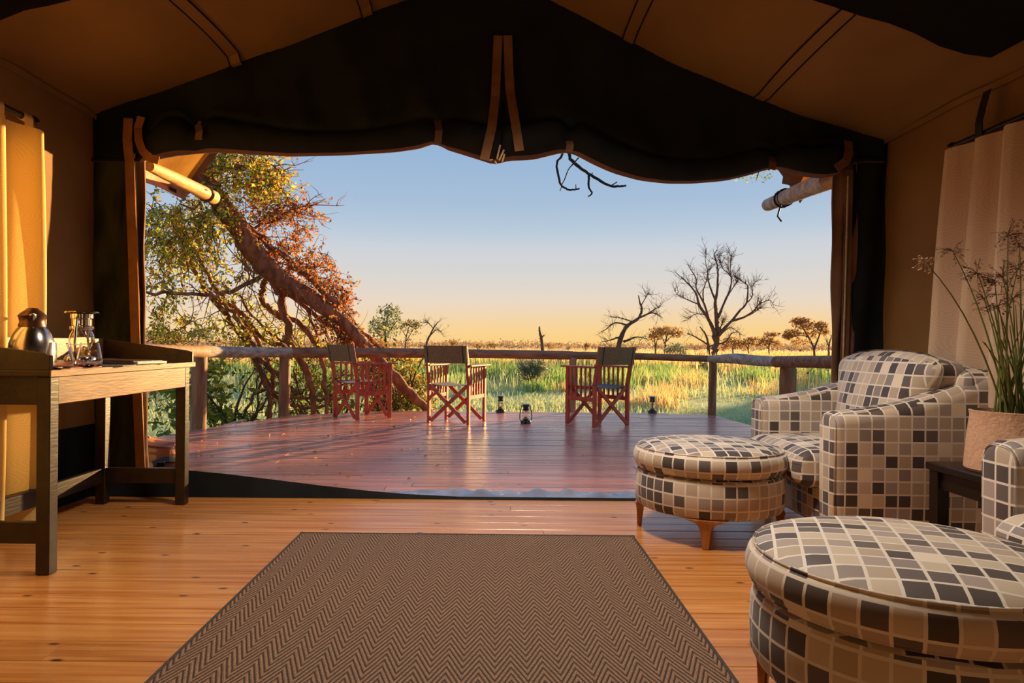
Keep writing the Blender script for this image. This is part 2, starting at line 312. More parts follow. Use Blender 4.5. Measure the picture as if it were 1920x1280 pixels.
# ------------------------------------------------------------------ mesh helpers
class MB:
    """collects shapes and links them as ONE mesh object"""
    def __init__(s): s.v = []; s.f = []; s.mi = []; s.m = 0
    def add(s, vs, fs):
        o = len(s.v); s.v.extend([tuple(p) for p in vs]); s.f.extend([tuple(i+o for i in f) for f in fs]); s.mi.extend([s.m]*len(fs)); return s
    def box(s, c, d, rot=None, ch=0.0):
        x, y, z = d[0]/2, d[1]/2, d[2]/2
        if ch:
            k = min(ch, x*.45, y*.45, z*.45); vs = []; 
            bm = bmesh.new(); bmesh.ops.create_cube(bm, size=1.0)
            for q in bm.verts: q.co = Vector((q.co.x*2*x, q.co.y*2*y, q.co.z*2*z))
            bmesh.ops.bevel(bm, geom=bm.edges[:], offset=k, segments=1, affect='EDGES', profile=.5)
            bm.verts.index_update(); vs = [q.co.copy() for q in bm.verts]; fs = [[q.index for q in f.verts] for f in bm.faces]; bm.free()
        else:
            vs = [Vector((a*x, b*y, e*z)) for a in (-1, 1) for b in (-1, 1) for e in (-1, 1)]
            fs = [(0, 1, 3, 2), (4, 6, 7, 5), (0, 4, 5, 1), (2, 3, 7, 6), (0, 2, 6, 4), (1, 5, 7, 3)]
        if rot is not None:
            M_ = rot if isinstance(rot, Matrix) else Euler(rot).to_matrix()
            vs = [M_ @ q for q in vs]
        c = Vector(c)
        return s.add([q+c for q in vs], fs)
    def bar(s, p0, p1, w, h, up=(0, 0, 1), ch=.002):
        p0, p1 = Vector(p0), Vector(p1); d = p1-p0; L = d.length; x = d/L
        u = Vector(up); 
        if abs(x.dot(u)) > .98: u = Vector((0, 1, 0))
        y = u.cross(x).normalized(); z = x.cross(y)
        return s.box((p0+p1)/2, (L, w, h), Matrix((x, y, z)).transposed(), ch)
    def tube(s, pts, rad, n=8, caps=True, twist=0.0):
        pts = [Vector(p) for p in pts]; m = len(pts)
        if not isinstance(rad, (list, tuple)): rad = [rad]*m
        vs = []; ref = None
        for i, p in enumerate(pts):
            d = (pts[min(i+1, m-1)]-pts[max(i-1, 0)])
            d = d.normalized() if d.length > 1e-9 else Vector((0, 0, 1))
            if ref is None:
                ref = d.orthogonal().normalized()
            ref = (ref-d*ref.dot(d))
            ref = ref.normalized() if ref.length > 1e-6 else d.orthogonal().normalized()
            b = d.cross(ref)
            for k in range(n):
                a = 2*PI*k/n; vs.append(p+(ref*math.cos(a)+b*math.sin(a))*rad[i])
        fs = [(i*n+k, i*n+(k+1) % n, (i+1)*n+(k+1) % n, (i+1)*n+k) for i in range(m-1) for k in range(n)]
        if caps: fs += [tuple(range(n-1, -1, -1)), tuple((m-1)*n+k for k in range(n))]
        return s.add(vs, fs)
    def lathe(s, prof, n=32, c=(0, 0, 0), closed=False):
        c = Vector(c); vs = []; m = len(prof)
        for r, z in prof:
            for k in range(n):
                a = 2*PI*k/n; vs.append(c+Vector((r*math.cos(a), r*math.sin(a), z)))
        fs = [(i*n+k, i*n+(k+1) % n, (i+1)*n+(k+1) % n, (i+1)*n+k) for i in range(m-1) for k in range(n)]
        if closed: fs += [((m-1)*n+k, (m-1)*n+(k+1) % n, (k+1) % n, k) for k in range(n)]
        else:
            if prof[0][0] > 1e-4: fs.append(tuple(range(n-1, -1, -1)))
            if prof[-1][0] > 1e-4: fs.append(tuple((m-1)*n+k for k in range(n)))
        return s.add(vs, fs)
    def grid(s, rows, thick=None):
        """rows of points; a sheet, or a slab when thick is a vector"""
        a, b = len(rows), len(rows[0]); vs = [Vector(p) for r in rows for p in r]
        fs = [(i*b+j, i*b+j+1, (i+1)*b+j+1, (i+1)*b+j) for i in range(a-1) for j in range(b-1)]
        if thick is not None:
            t = Vector(thick); n = len(vs); vs = vs+[p+t for p in vs]
            fs += [tuple(n+k for k in reversed(f)) for f in fs[:]]
            for i in range(a-1):
                fs += [(i*b, (i+1)*b, (i+1)*b+n, i*b+n), (i*b+b-1, i*b+b-1+n, (i+1)*b+b-1+n, (i+1)*b+b-1)]
            for j in range(b-1):
                fs += [(j, j+n, j+1+n, j+1), ((a-1)*b+j, (a-1)*b+j+1, (a-1)*b+j+1+n, (a-1)*b+j+n)]
        return s.add(vs, fs)
    def ribbon(s, pts, w, n=(0, -1, 0), t=.004):
        """flat strip of width w along pts, facing n"""
        pts = [Vector(p) for p in pts]; n = Vector(n).normalized(); m = len(pts); r0 = []; r1 = []
        for i, p in enumerate(pts):
            d = (pts[min(i+1, m-1)]-pts[max(i-1, 0)]).normalized(); q = d.cross(n).normalized()*w/2
            r0.append(p-q); r1.append(p+q)
        return s.grid([r0, r1], n*t)
    def build(s, name, m, parent=None, smooth=False, uv=None, angle=40, label=None, bevel=0):
        me = bpy.data.meshes.new(name); me.from_pydata(s.v, [], s.f)
        mats = m if isinstance(m, (list, tuple)) else [m]
        for q in mats: me.materials.append(q)
        if len(mats) > 1: me.polygons.foreach_set('material_index', s.mi)
        bm = bmesh.new(); bm.from_mesh(me); bmesh.ops.recalc_face_normals(bm, faces=bm.faces[:]); bm.to_mesh(me); bm.free()
        if smooth:
            me.polygons.foreach_set('use_smooth', [True]*len(me.polygons))
            if angle: me.set_sharp_from_angle(angle=R(angle))
        if uv == 'box': boxuv(me)
        elif uv == 'cyl': boxuv(me, True)
        o = bpy.data.objects.new(name, me); COL.objects.link(o)
        if parent: o.parent = parent
        if label: o['label'] = label
        if bevel:
            b = o.modifiers.new('bevel', 'BEVEL'); b.width = bevel; b.segments = 2; b.limit_method = 'ANGLE'
        return o

def boxuv(me, cyl=False):
    uv = me.uv_layers.new(name='UVMap'); me.update()
    for p in me.polygons:
        n = p.normal; a = [abs(n.x), abs(n.y), abs(n.z)]
        if cyl and a[2] < .72:
            ths = []
            for li in p.loop_indices:
                co = me.vertices[me.loops[li].vertex_index].co; ths.append(math.atan2(co.y, co.x))
            if max(ths)-min(ths) > PI: ths = [t if t > 0 else t+2*PI for t in ths]
            for li, th in zip(p.loop_indices, ths):
                co = me.vertices[me.loops[li].vertex_index].co
                uv.data[li].uv = (th*.345+3.0, co.z+5)
            continue
        k = a.index(max(a))
        for li in p.loop_indices:
            co = me.vertices[me.loops[li].vertex_index].co
            uv.data[li].uv = ((co.y+7.3, co.z+2.1), (co.x+3.2, co.z+2.1), (co.x+.013, co.y+1.7))[k]

def rbox(c, d, r, seg=4, puff=0.0, sub=0):
    """rounded cushion-like box -> (verts, faces)"""
    bm = bmesh.new(); bmesh.ops.create_cube(bm, size=1.0)
    for v in bm.verts: v.co = Vector((v.co.x*d[0], v.co.y*d[1], v.co.z*d[2]))
    if sub: bmesh.ops.subdivide_edges(bm, edges=bm.edges[:], cuts=sub, use_grid_fill=True)
    es = [e for e in bm.edges if e.is_manifold and e.calc_face_angle(0) > .5]
    bmesh.ops.bevel(bm, geom=es, offset=r, segments=seg, affect='EDGES', profile=.5)
    if puff:
        for v in bm.verts:
            fx = 1-(2*v.co.x/d[0])**2; fy = 1-(2*v.co.y/d[1])**2
            v.co.z += puff*max(fx, 0)*max(fy, 0)*(1 if v.co.z > 0 else -.3)
    bm.verts.index_update()
    vs = [v.co+Vector(c) for v in bm.verts]; fs = [[v.index for v in f.verts] for f in bm.faces]; bm.free()
    return vs, fs

def tag(o, label=None, cat=None, group=None, kind=None):
    if label: o['label'] = label
    if cat: o['category'] = cat
    if group: o['group'] = group
    if kind: o['kind'] = kind
    return o
def thing(name, label, cat, loc=(0, 0, 0), rz=0.0, group=None):
    o = bpy.data.objects.new(name, None); COL.objects.link(o); o.empty_display_size = .1
    o.location = loc; o.rotation_euler = (0, 0, rz)
    return tag(o, label, cat, group)
def struct(name, loc=(0, 0, 0), label=None):
    o = bpy.data.objects.new(name, None); COL.objects.link(o); o.location = loc
    return tag(o, label, None, None, 'structure')
def copy_tree(o, parent=None):
    c = o.copy(); COL.objects.link(c)
    if parent: c.parent = parent
    for ch in list(o.children): copy_tree(ch, c)
    return c

# ------------------------------------------------------------------ terrain
GZ = -.5
m = MB(); rows = []
for j in range(40):
    Y = 9.0+(j/39)**3*1500 - (30 if j == 0 else 0)
    rows.append([(X*(60 if Y < 60 else Y), Y, GZ + (0.06*math.sin(X*31+Y*.7)*math.cos(Y*.33+X*9) if 10 < Y < 60 else 0)) for X in np.linspace(-1.6, 1.6, 60)])
m.grid(rows); tag(m.build('ground', GROUND, smooth=True), 'flat grassy floodplain beyond the deck', None, None, 'structure')

# ------------------------------------------------------------------ tent floor: boards along X
XL, XR, YF = -2.27, 2.22, 3.90
floor = struct('floor', label='polished pine board floor of the tent')
def plankmesh(name, w, t, ch, m_):
    b = MB(); pr = [(-w/2+ch, 0), (w/2-ch, 0), (w/2, -ch), (w/2, -t), (-w/2, -t), (-w/2, -ch)]
    b.add([(x, p[0], p[1]) for x in (-.5, .5) for p in pr], [(k, (k+1) % 6, 6+(k+1) % 6, 6+k) for k in range(6)]+[(5, 4, 3, 2, 1, 0), tuple(range(6, 12))])
    me = bpy.data.meshes.new(name); me.from_pydata(b.v, [], b.f); me.materials.append(m_); me.update()
    bm = bmesh.new(); bm.from_mesh(me); bmesh.ops.recalc_face_normals(bm, faces=bm.faces[:]); bm.to_mesh(me); bm.free()
    return me
def plank(me, parent, x0, x1, y, z):
    o = bpy.data.objects.new('plank', me); COL.objects.link(o); o.parent = parent
    o.location = ((x0+x1)/2, y, z); o.scale = (x1-x0, 1, 1)
PW = .125; me = plankmesh('floor_plank', PW-.003, .03, .003, FLOOR)
y = YF-.02-PW/2
while y > -2.6:
    cut = rnd.uniform(XL+.5, XR-.5); cuts = [XL-.05, cut, XR+.05] if rnd.random() < .55 else [XL-.05, XR+.05]
    for a, b in zip(cuts, cuts[1:]): plank(me, floor, a+.001, b-.001, y, rnd.uniform(-.0012, 0))
    y -= PW

# ------------------------------------------------------------------ deck: boards along X inside its outline
DP = [(-3.35, 3.95), fl(300, 815), fl(380, 801), fl(545, 776), fl(740, 767.5), fl(1240, 773), fl(1336, 776), fl(1400, 793), fl(1480, 812), (3.35, 3.95)]
DP = [(p[0], p[1]) for p in DP]
deck = struct('deck', label='reddish oiled timber viewing deck')
def clipx(y):
    xs = []
    for (x0, y0), (x1, y1) in zip(DP, DP[1:]+DP[:1]):
        if (y0 <= y) != (y1 <= y): xs.append(x0+(y-y0)/(y1-y0)*(x1-x0))
    return (min(xs), max(xs)) if len(xs) >= 2 else None
DW = .112; me = plankmesh('deck_plank', DW-.005, .03, .004, DECK); y = 3.95+DW/2
while y < 9.3:
    c = clipx(y)
    if c and c[1]-c[0] > .3:
        cuts = [c[0]]; x = c[0]+rnd.uniform(.9, 3.0)
        while x < c[1]-.6: cuts.append(x); x += rnd.uniform(2.2, 3.4)
        cuts.append(c[1])
        for a, b in zip(cuts, cuts[1:]): plank(me, deck, a+.0015, b-.0015, y, -.012+rnd.uniform(-.0025, .001))
    y += DW
b = MB()                                                   # joists and rim under the boards
for x in np.linspace(-3.0, 3.0, 7): b.box((x, 6.1, -.12), (.06, 4.3, .15))
b.build('joist_frame', DECK, deck)
DZ = -.011

# ------------------------------------------------------------------ tent walls
def zroof(X): return 0
PL, PR = at(175, 217, YF), at(1655, 262, YF); PT = at(921, -66, YF)
def roofz(X, Y=YF):
    if X < PT.x: u = (X-PL.x)/(PT.x-PL.x); z = PL.z+(PT.z-PL.z)*u; sag = .03
    else: u = (X-PR.x)/(PT.x-PR.x); z = PR.z+(PT.z-PR.z)*u; sag = .10
    return z-4*sag*u*(1-u)
ZL, ZR = PL.z, PR.z
def side_wall(name, X, zt, sgn, lab):
    w = struct(name, label=lab); rows = []; rows2 = []
    ys = np.linspace(-3, YF+.04, 90)
    def off(y, z): return .012*math.sin(y*5.1+z*1.3)+.008*math.sin(y*11+z*3.3)*math.sin(z*2)
    zs = np.linspace(.40, zt+.06, 16)
    m = MB(); m.grid([[(X+sgn*(off(y, z)-.02), y, z) for y in ys] for z in zs], (-sgn*.006, 0, 0)); m.build('canvas_panel', CANVAS, w, True)
    m = MB(); m.grid([[(X+sgn*(off(y, z)-.018), y, z) for y in ys] for z in np.linspace(-.01, .41, 5)], (-sgn*.006, 0, 0)); m.build('mud_wall_band', DARKC, w, True, label='dark green mud wall band along the foot of the canvas')
    m = MB(); m.ribbon([(X+sgn*(off(y, zt-.02)), y, zt-.012) for y in ys], .03, (sgn, 0, 0)); m.build('eave_seam', CANVAS, w)
    return w
wl = side_wall('wall_left', XL, ZL, 1, 'tan canvas side wall on the left')
wr = side_wall('wall_right', XR, ZR, -1, 'tan canvas side wall on the right')
m = MB(); m.grid([[(x, -3, z) for x in np.linspace(XL, XR, 10)] for z in np.linspace(0, 3.1, 8)], (0, -.01, 0))
tag(m.build('wall_back', CANVAS), 'canvas wall behind the viewer', None, None, 'structure')

# roof: two sagging slopes, seams, and the darker inner liner towards the back
ceil = struct('ceiling', label='sagging tan canvas roof of the tent')
def roofpt(X, Y, dz=0):
    w_ = 0.0 if Y > 3.85 else .02*math.sin(Y*2.4+X*.6)*math.sin((X-XL)*2)+.012*math.sin(X*9+Y*2.2)+.007*math.sin(X*17-Y*7+2*math.sin(Y*2))
    return (X, Y, roofz(X)+w_+dz)
for a, b2 in ((PL.x-.06, PT.x), (PT.x, PR.x+.06)):
    m = MB(); m.grid([[roofpt(x, y) for y in np.linspace(-3, YF+.02, 70)] for x in np.linspace(a, b2, 40)], (0, 0, .008)); m.build('canvas_panel', ROOFC, ceil, True)
for x in (-1.47, -.73, .75, 1.5):
    m = MB(); ys = np.linspace(2.86, YF-.01, 30)
    m.grid([[roofpt(x-.03, y, -.004) for y in ys], [roofpt(x+.03, y, -.004) for y in ys]], (0, 0, -.003)); m.build('seam_tape', ROOFC, ceil)
    m = MB()
    for s_ in (-.03, .03): m.tube([roofpt(x+s_, y, -.008) for y in ys], .0035, 5)
    m.build('stitching', LINER, ceil)
for a, b2 in ((-2.07, -.02), (.02, 2.06)):
    m = MB(); m.grid([[roofpt(x, y, -.03-.02*math.sin((x-a)/(b2-a)*PI)) for y in np.linspace(-2.9, 2.84, 30)] for x in np.linspace(a, b2, 20)], (0, 0, -.006))
    m.build('inner_liner', LINER, ceil, True, label='near-black inner liner under the roof towards the back')

# ------------------------------------------------------------------ front wall: header with the rolled-up door, jambs
wf = struct('wall_front', label='dark green canvas front wall of the tent around the wide opening')
BOT = [(262, 300), (285, 300), (330, 291), (400, 285), (470, 289), (545, 293), (640, 291), (740, 285), (795, 277), (812, 268), (818, 266), (830, 278), (860, 287),
       (905, 301), (930, 309), (948, 301), (1000, 299), (1045, 288), (1064, 284), (1085, 292), (1110, 306), (1150, 324), (1200, 338), (1250, 344), (1300, 344), (1360, 339),
       (1410, 327), (1440, 317), (1456, 315), (1475, 323), (1510, 331), (1550, 334), (1585, 322), (1602, 300)]
BP = [at(x, y, YF-.02) for x, y in BOT]
def zbot(X):
    if X <= BP[0].x: return BP[0].z
    for p, q in zip(BP, BP[1:]):
        if X <= q.x: u = (X-p.x)/(q.x-p.x); return p.z+(q.z-p.z)*u
    return BP[-1].z
m = MB(); cols = []; NX = 150; xs = np.linspace(PL.x+.005, PR.x-.005, NX)
zb = [zbot(x) for x in xs]
zb = [sum(zb[max(0, i-1):i+2])/len(zb[max(0, i-1):i+2]) for i in range(NX)]
ties = [at(375, 250, YF).x, at(822, 250, YF).x, at(1066, 250, YF).x, at(1446, 300, YF).x]
xa, xb = BP[0].x, BP[-1].x
NP = 26
for i, x in enumerate(xs):
    zt = roofz(x)+.01; inside = xa < x < xb
    pin = sum(math.exp(-((x-t)/.05)**2) for t in ties)
    rr = (.085+.02*math.sin(x*3+1))*(1-.35*min(1, pin)) if inside else .012
    e = min(1, min(abs(x-xa), abs(x-xb))/.15) if inside else 1
    rr *= .45+.55*e
    c = []
    zc = zb[i]+rr if inside else zb[i]
    flat = 12
    for k in range(flat):
        u = k/(flat-1); z = zt+(zc+rr*1.2-zt)*u
        wr_ = .010*math.sin(x*17+z*5)*u*(1+2*pin)+.006*math.sin(x*37+z*9)*u
        c.append((x, YF-.012-rr*.55*u**3+wr_, z))
    for k in range(14):
        a = R(125) - R(290)*k/13           # from the top of the roll round its front to behind
        c.append((x, YF-.02-rr*math.cos(a-PI/2+PI/2)*0 - rr*math.sin(R(200)*k/13+.25), zc+rr*math.cos(R(200)*k/13+.25)))
    cols.append(c)
nb = len(cols[0]); vs = [p for c in cols for p in c]; o0 = len(m.v)
for i in range(NX-1):
    pass
m.v = [tuple(p) for p in vs]
for i in range(NX-1):
    for j in range(nb-1):
        m.f.append((i*nb+j, i*nb+j+1, (i+1)*nb+j+1, (i+1)*nb+j)); m.mi.append(1 if j >= 21 else 0)
m.build('rolled_door_header', [DARKC, UNDER], wf, True, angle=0)
def zipline(pts): return [at(x, y, Y) for x, y, Y in pts]
def jamb(pl, pr, z0, nm, mt, y=YF, thick=.012):
    """upright canvas panel between two pixel edges: lists of (x,y) top, bottom"""
    m = MB(); rows = []
    for k in range(24):
        u = k/23; a = at(*[pl[0][i]+(pl[1][i]-pl[0][i])*u for i in (0, 1)], y); b = at(*[pr[0][i]+(pr[1][i]-pr[0][i])*u for i in (0, 1)], y)
        rows.append([a.lerp(b, v)+Vector((0, .012*math.sin(v*9+u*6)+.008*math.sin(u*23+v*5), 0)) for v in np.linspace(0, 1, 12)])
    m.grid(rows, (0, thick, 0)); return m.build(nm, mt, wf, True)
jamb(((155, 222), (160, 936)), ((243, 222), (258, 936)), 0, 'jamb_panel', SHADE)
jamb(((240, 285), (262, 936)), ((271, 298), (275, 936)), 0, 'jamb_edge', UNDER, YF+.012)
jamb(((1563, 325), (1559, 936)), ((1608, 270), (1598, 936)), 0, 'jamb_edge', UNDER, YF+.012)
jamb(((1603, 262), (1594, 936)), ((1680, 262), (1680, 936)), 0, 'jamb_panel', DARKC)
m = MB(); m.ribbon(zipline([(241, 222, 3.86), (239, 262, 3.86), (243, 300, 3.865), (250, 500, 3.87), (256, 700, 3.88), (264, 880, 3.88)]), .052); m.build('binding_strip', TRIM, wf)
m = MB(); m.tube(zipline([(252, 288, 3.875), (258, 500, 3.88), (264, 700, 3.885), (270, 878, 3.885)]), .0055, 6); m.build('zip', ZIP, wf)
m = MB(); m.ribbon(zipline([(265, 219, 3.85), (259, 240, 3.845), (260, 262, 3.81), (267, 282, 3.78), (280, 296, 3.765), (298, 301, 3.765)]), .045); m.build('binding_strip', TRIM, wf)
m = MB(); m.ribbon(zipline([(1592, 318, 3.88), (1588, 500, 3.89), (1582, 700, 3.89), (1578, 936, 3.89)]), .045); m.build('binding_strip', UNDER, wf)
m = MB(); m.tube(zipline([(1590, 330, 3.875), (1586, 500, 3.88), (1580, 700, 3.885), (1574, 936, 3.885)]), .005, 6); m.build('zip', ZIP, wf)
m = MB(); m.ribbon(zipline([(1590, 264, 3.86), (1592, 285, 3.81), (1586, 303, 3.78), (1568, 316, 3.765)]), .05); m.build('binding_strip', TRIM2, wf)
m = MB(); m.ribbon(zipline([(934, 67, 3.86), (931, 130, 3.86), (929, 180, 3.85), (922, 240, 3.785), (914, 275, 3.75), (908, 300, 3.735)]), .050, (0, -1, 0)); m.build('binding_strip', TRIM2, wf)
m = MB(); m.ribbon(zipline([(952, 67, 3.86), (954, 130, 3.86), (957, 175, 3.85), (966, 230, 3.785), (971, 262, 3.75), (974, 283, 3.735)]), .050, (0, -1, 0)); m.build('binding_strip', TRIM2, wf)
m = MB(); m.tube(zipline([(943, 70, 3.868), (943, 180, 3.862), (942, 240, 3.79), (938, 296, 3.74)]), .006, 6); m.build('zip', LINER, wf)
for pts in (((932, 298), (938, 272)), ((936, 301), (945, 281)), ((942, 304), (946, 289)), ((928, 302), (931, 308)), ((918, 301), (924, 299))):
    m = MB(); m.tube(zipline([(x, y, 3.73) for x, y in pts]), .005, 5); m.build('frayed_cord', ZIP, wf)
for x, y0, y1 in ((371, 232, 262), (820, 222, 268), (1066, 258, 285), (1446, 290, 318)):
    m = MB(); m.ribbon(zipline([(x, y0, 3.86), (x+3, (y0+y1)/2, 3.765), (x+1, y1, 3.755)]), .04); m.build('tie_strap', UNDER, wf)
m = MB(); m.lathe([(.004, 0), (.012, .003), (.012, .006), (.004, .009)], 12); o = m.build('eyelet', CHROME, wf, True); o.location = at(375, 231, 3.855); o.rotation_euler = (PI/2, 0, 0)
# ground lip under the opening: stands up on the left, lies flat to the right
m = MB(); top = [(172, 879), (345, 881), (420, 888), (520, 900), (600, 910), (680, 919), (760, 926), (860, 931), (935, 934), (1100, 934.5), (1300, 936), (1660, 940)]
TP = [at(x, y, YF-.01) for x, y in top]
m.grid([[Vector((p.x, p.y, max(p.z, .012))) for p in TP], [Vector((p.x, p.y-.012, -.01)) for p in TP]], (0, .006, 0)); m.build('door_lip', DARKC, wf, label='black canvas lip standing up from the sill on the left')
m = MB(); rows = []
for j in range(15):
    v = j/14; row = []
    for i in range(240):
        u = i/239; X = -.95+u*3.1; fade = min(1, u*6)
        row.append((X, YF+.015+v*(.13+.05*fade), DZ+.008+fade*math.sin(v*PI)**.7*(.018+.010*math.sin(X*9+v*6+1.3*math.sin(X*3.1))+.009*math.sin(X*23-v*8+2*math.sin(X*2.3))+.005*math.sin(X*47+v*11))))
    rows.append(row)
m.grid(rows); m.build('sill_sheet', TARP, wf, True, angle=0, label='rumpled grey groundsheet edge along the sill')

# ------------------------------------------------------------------ fly sheet and its eave poles
def flyfront(x): return 5.45-1.35*(1-abs(x)/2.45)**.75 if abs(x) < 2.45 else 5.45
fly = thing('fly_sheet', 'sunlit ochre canvas fly sheet stretched above the tent front', 'canvas')
for a, b2 in ((-2.42, 0), (0, 2.42)):
    m = MB(); rows = []
    for x in np.linspace(a, b2, 30):
        t_ = 2.42-abs(x); zz = (2.08 if x <= 0 else 2.05)+(.75*t_ if t_ < .4 else .30+.36*(t_-.4))
        rows.append([(x, 3.96+(flyfront(x)-3.96)*v, zz+.0*v) for v in np.linspace(0, 1, 12)])
    m.grid(rows, (0, 0, .006)); m.build('canvas_panel', FLY, fly, True)
    m = MB(); r1 = [Vector(r[-1])+Vector((0, -.05, -.004)) for r in rows]; r2 = [Vector(r[-1])+Vector((0, .01, -.03)) for r in rows]
    m.grid([r1, r2], (0, 0, .005)); m.build('edge_band', UNDER, fly)
m = MB(); m.grid([[(-2.42, y, 2.085) for y in np.linspace(3.96, 5.45, 14)], [(-2.44, y, 2.04) for y in np.linspace(3.96, 5.42, 14)], [(-2.42+.012*math.sin(y*9), y, 1.99+.004*math.sin(y*17)) for y in np.linspace(3.96, 5.36, 14)]], (-.005, 0, 0))
vl = m.build('eave_valance', mat('pink_lit_valance', (206, 150, 112), (186, 126, 90), .8, 5, bump=.3), fly, True)
m = MB(); p = Vector((-2.425, 5.14, 2.025))
m.box(p, (.004, .12, .035))
m.build('stitched_label', UNDER, vl)
m = MB()
for k in range(5): m.box(p+Vector((.003, -.045+k*.022, 0)), (.003, .008 if k % 2 else .013, .024))
m.build('label_print', LINER, vl)
def polemesh(pts, rads, n, mt, name, parent):
    m = MB(); P = []; Q = []
    for (a, b2), (ra, rb) in zip(zip(pts, pts[1:]), zip(rads, rads[1:])):
        for k in range(6): P.append(Vector(a).lerp(Vector(b2), k/6)); Q.append((ra+(rb-ra)*k/6)*(1+rnd.uniform(-.018, .018)))
    P.append(Vector(pts[-1])); Q.append(rads[-1])
    d = (P[-1]-P[-2]).normalized(); P += [P[-1]+d*Q[-1]*.25]; Q += [Q[-1]*.8]
    m.tube(P, Q, n); return m.build(name, mt, parent, True, angle=50)
ep = thing('eave_pole', 'thick peeled eave pole glowing in the sun at upper left', 'pole', (-2.33, 4, 2.15))
e1 = at(400, 370, 5.62); s1 = at(268, 305, 3.95)
L_ = lambda o, p: Vector(p)-o.location
polemesh([L_(ep, (s1.x, 4.02, s1.z-.002)), L_(ep, s1.lerp(e1, .3)), L_(ep, e1)], [.030, .040, .055], 14, LOGY, 'pole', ep)
m = MB(); q = L_(ep, s1.lerp(e1, .86)); d = (e1-s1).normalized()
for k in (-.02, 0, .02): m.tube([q+d*k+Vector((math.cos(t)*.056, 0, math.sin(t)*.056)) for t in np.linspace(0, 2*PI, 16)], .009, 5)
m.tube([q+Vector((-.04, 0, -.06)), q+Vector((-.10, .02, -.12)), q+Vector((-.16, -.1, -.10))], .008, 5)
m.build('rope_lashing', UNDER, ep)
m = MB(); q = L_(ep, s1.lerp(e1, .74))+Vector((.045, -.01, .005)); m.lathe([(.001, 0), (.02, .002), (.024, -.004)], 12, q); m.build('knot_hole', PAPER, ep)
ep2 = thing('eave_pole', 'grey weathered eave pole end jutting out at upper right', 'pole', (2.25, 4, 2.1))
e2 = at(1440, 384, 5.7); s2 = at(1566, 331, 3.95)
polemesh([L_(ep2, (s2.x, 4.02, s2.z)), L_(ep2, s2.lerp(e2, .3)), L_(ep2, e2)], [.06, .058, .052], 12, LOGG, 'pole', ep2)
m = MB(); q = L_(ep2, s2.lerp(e2, .70))
for k in (-.02, .01): m.tube([q+Vector((math.cos(t)*.062, k*2, math.sin(t)*.062)) for t in np.linspace(0, 2*PI, 16)], .008, 5)
m.tube([q+Vector((-.02, 0, -.05)), q+Vector((-.03, .03, -.13)), q+Vector((.0, .03, -.17))], .007, 5)
m.build('rope_lashing', STRAPM, ep2)
m = MB(); a = at(1470, 322, 4.9); b2 = at(1508, 328, 4.9); c = at(1497, 350, 4.9)
m.grid([[a, b2], [a+Vector((.03, .1, -.06)), c]], (0, .006, 0)); m.build('fly_corner', UNDER, fly)

# ------------------------------------------------------------------ deck railing
rail = thing('deck_railing', 'rustic log railing round the edge of the deck', 'railing', (0, 8.7, DZ))
rl = lambda p: Vector(p)-rail.location
def edge(x, y): return fl(x, y, DZ)
E0 = edge(380, 801); E1 = edge(535, 776); E2 = edge(1072, 771); E3 = edge(1332, 776)
E4 = Vector((at(1476, 700, 6.75).x, 6.75, DZ))
def post(p, r, ztop, mt=LOG):
    polemesh([rl((p.x, p.y, GZ-.1)), rl((p.x, p.y, DZ)), rl((p.x+.01, p.y, ztop))], [r*1.05, r, r*.96], 12, mt, 'post', rail)
zr = lambda x, y, Y: at(x, y, Y).z
A0, A1, A2, A3, A4 = (at(360, 659, E0.y), at(535, 660.5, E1.y), at(1074, 666, E2.y), at(1328, 673, E3.y), at(1462, 679, E4.y))
post(E0+Vector((-.04, -.02, 0)), .082, A0.z-.05); post(E1+Vector((0, -.06, 0)), .070, A1.z-.05); post(E2+Vector((0, -.05, 0)), .052, A2.z-.04); post(E3+Vector((0, -.06, 0)), .052, A3.z-.04)
post(E4, .082, A4.z-.06)
Z0 = at(200, 657, 5.3)
for pts, rd, mt in (([Z0, at(300, 658, 6.2), at(385, 659, E0.y)], [.062, .062, .062], LOGX), ([at(378, 659, E0.y-.02), at(455, 660, (E0.y+E1.y)/2), at(545, 660.5, E1.y)], [.066, .064, .064], LOGG),
                    ([at(534, 660.5, E1.y), at(700, 661, E1.y+.15), at(900, 663, E2.y), A2], [.07, .066, .062, .060], LOGX), ([A2, at(1200, 668, E2.y), at(1334, 672.5, E3.y)], [.054, .048, .044], LOGX),
                    ([at(1331, 673, E3.y-.01), at(1380, 672, E3.y-.7), at(1420, 676, E3.y-1.3), at(1464, 678, E4.y)], [.046, .066, .062, .052], LOGG), ([at(1456, 678, E4.y), at(1520, 678, 6.2), at(1640, 680, 5.4)], [.058, .058, .058], LOGX)):
    polemesh([rl(p) for p in pts], rd, 12, mt, 'rail', rail)

# ------------------------------------------------------------------ rug
RL, RR_, RYF = -.885, .650, 3.14
rug = thing('rug', 'dark brown herringbone woven rug on the pine boards', 'rug', ((RL+RR_)/2, 2.1, 0), R(-.3))
w_, l_ = RR_-RL, (RYF-1.06)
m = MB(); m.box((0, 0, .005), (w_-.02, l_-.02, .008)); m.build('weave', rugmat(), rug)
m = MB(); e = .006
for s_ in (-1, 1):
    m.tube([(s_*(w_/2-.008), -l_/2, e), (s_*(w_/2-.008), l_/2, e)], .0065, 8); m.tube([(-w_/2, s_*(l_/2-.008), e), (w_/2, s_*(l_/2-.008), e)], .0065, 8)
m.build('bound_edge', mat('rug_binding', (70, 58, 52), (52, 44, 40), .8, 80), rug)

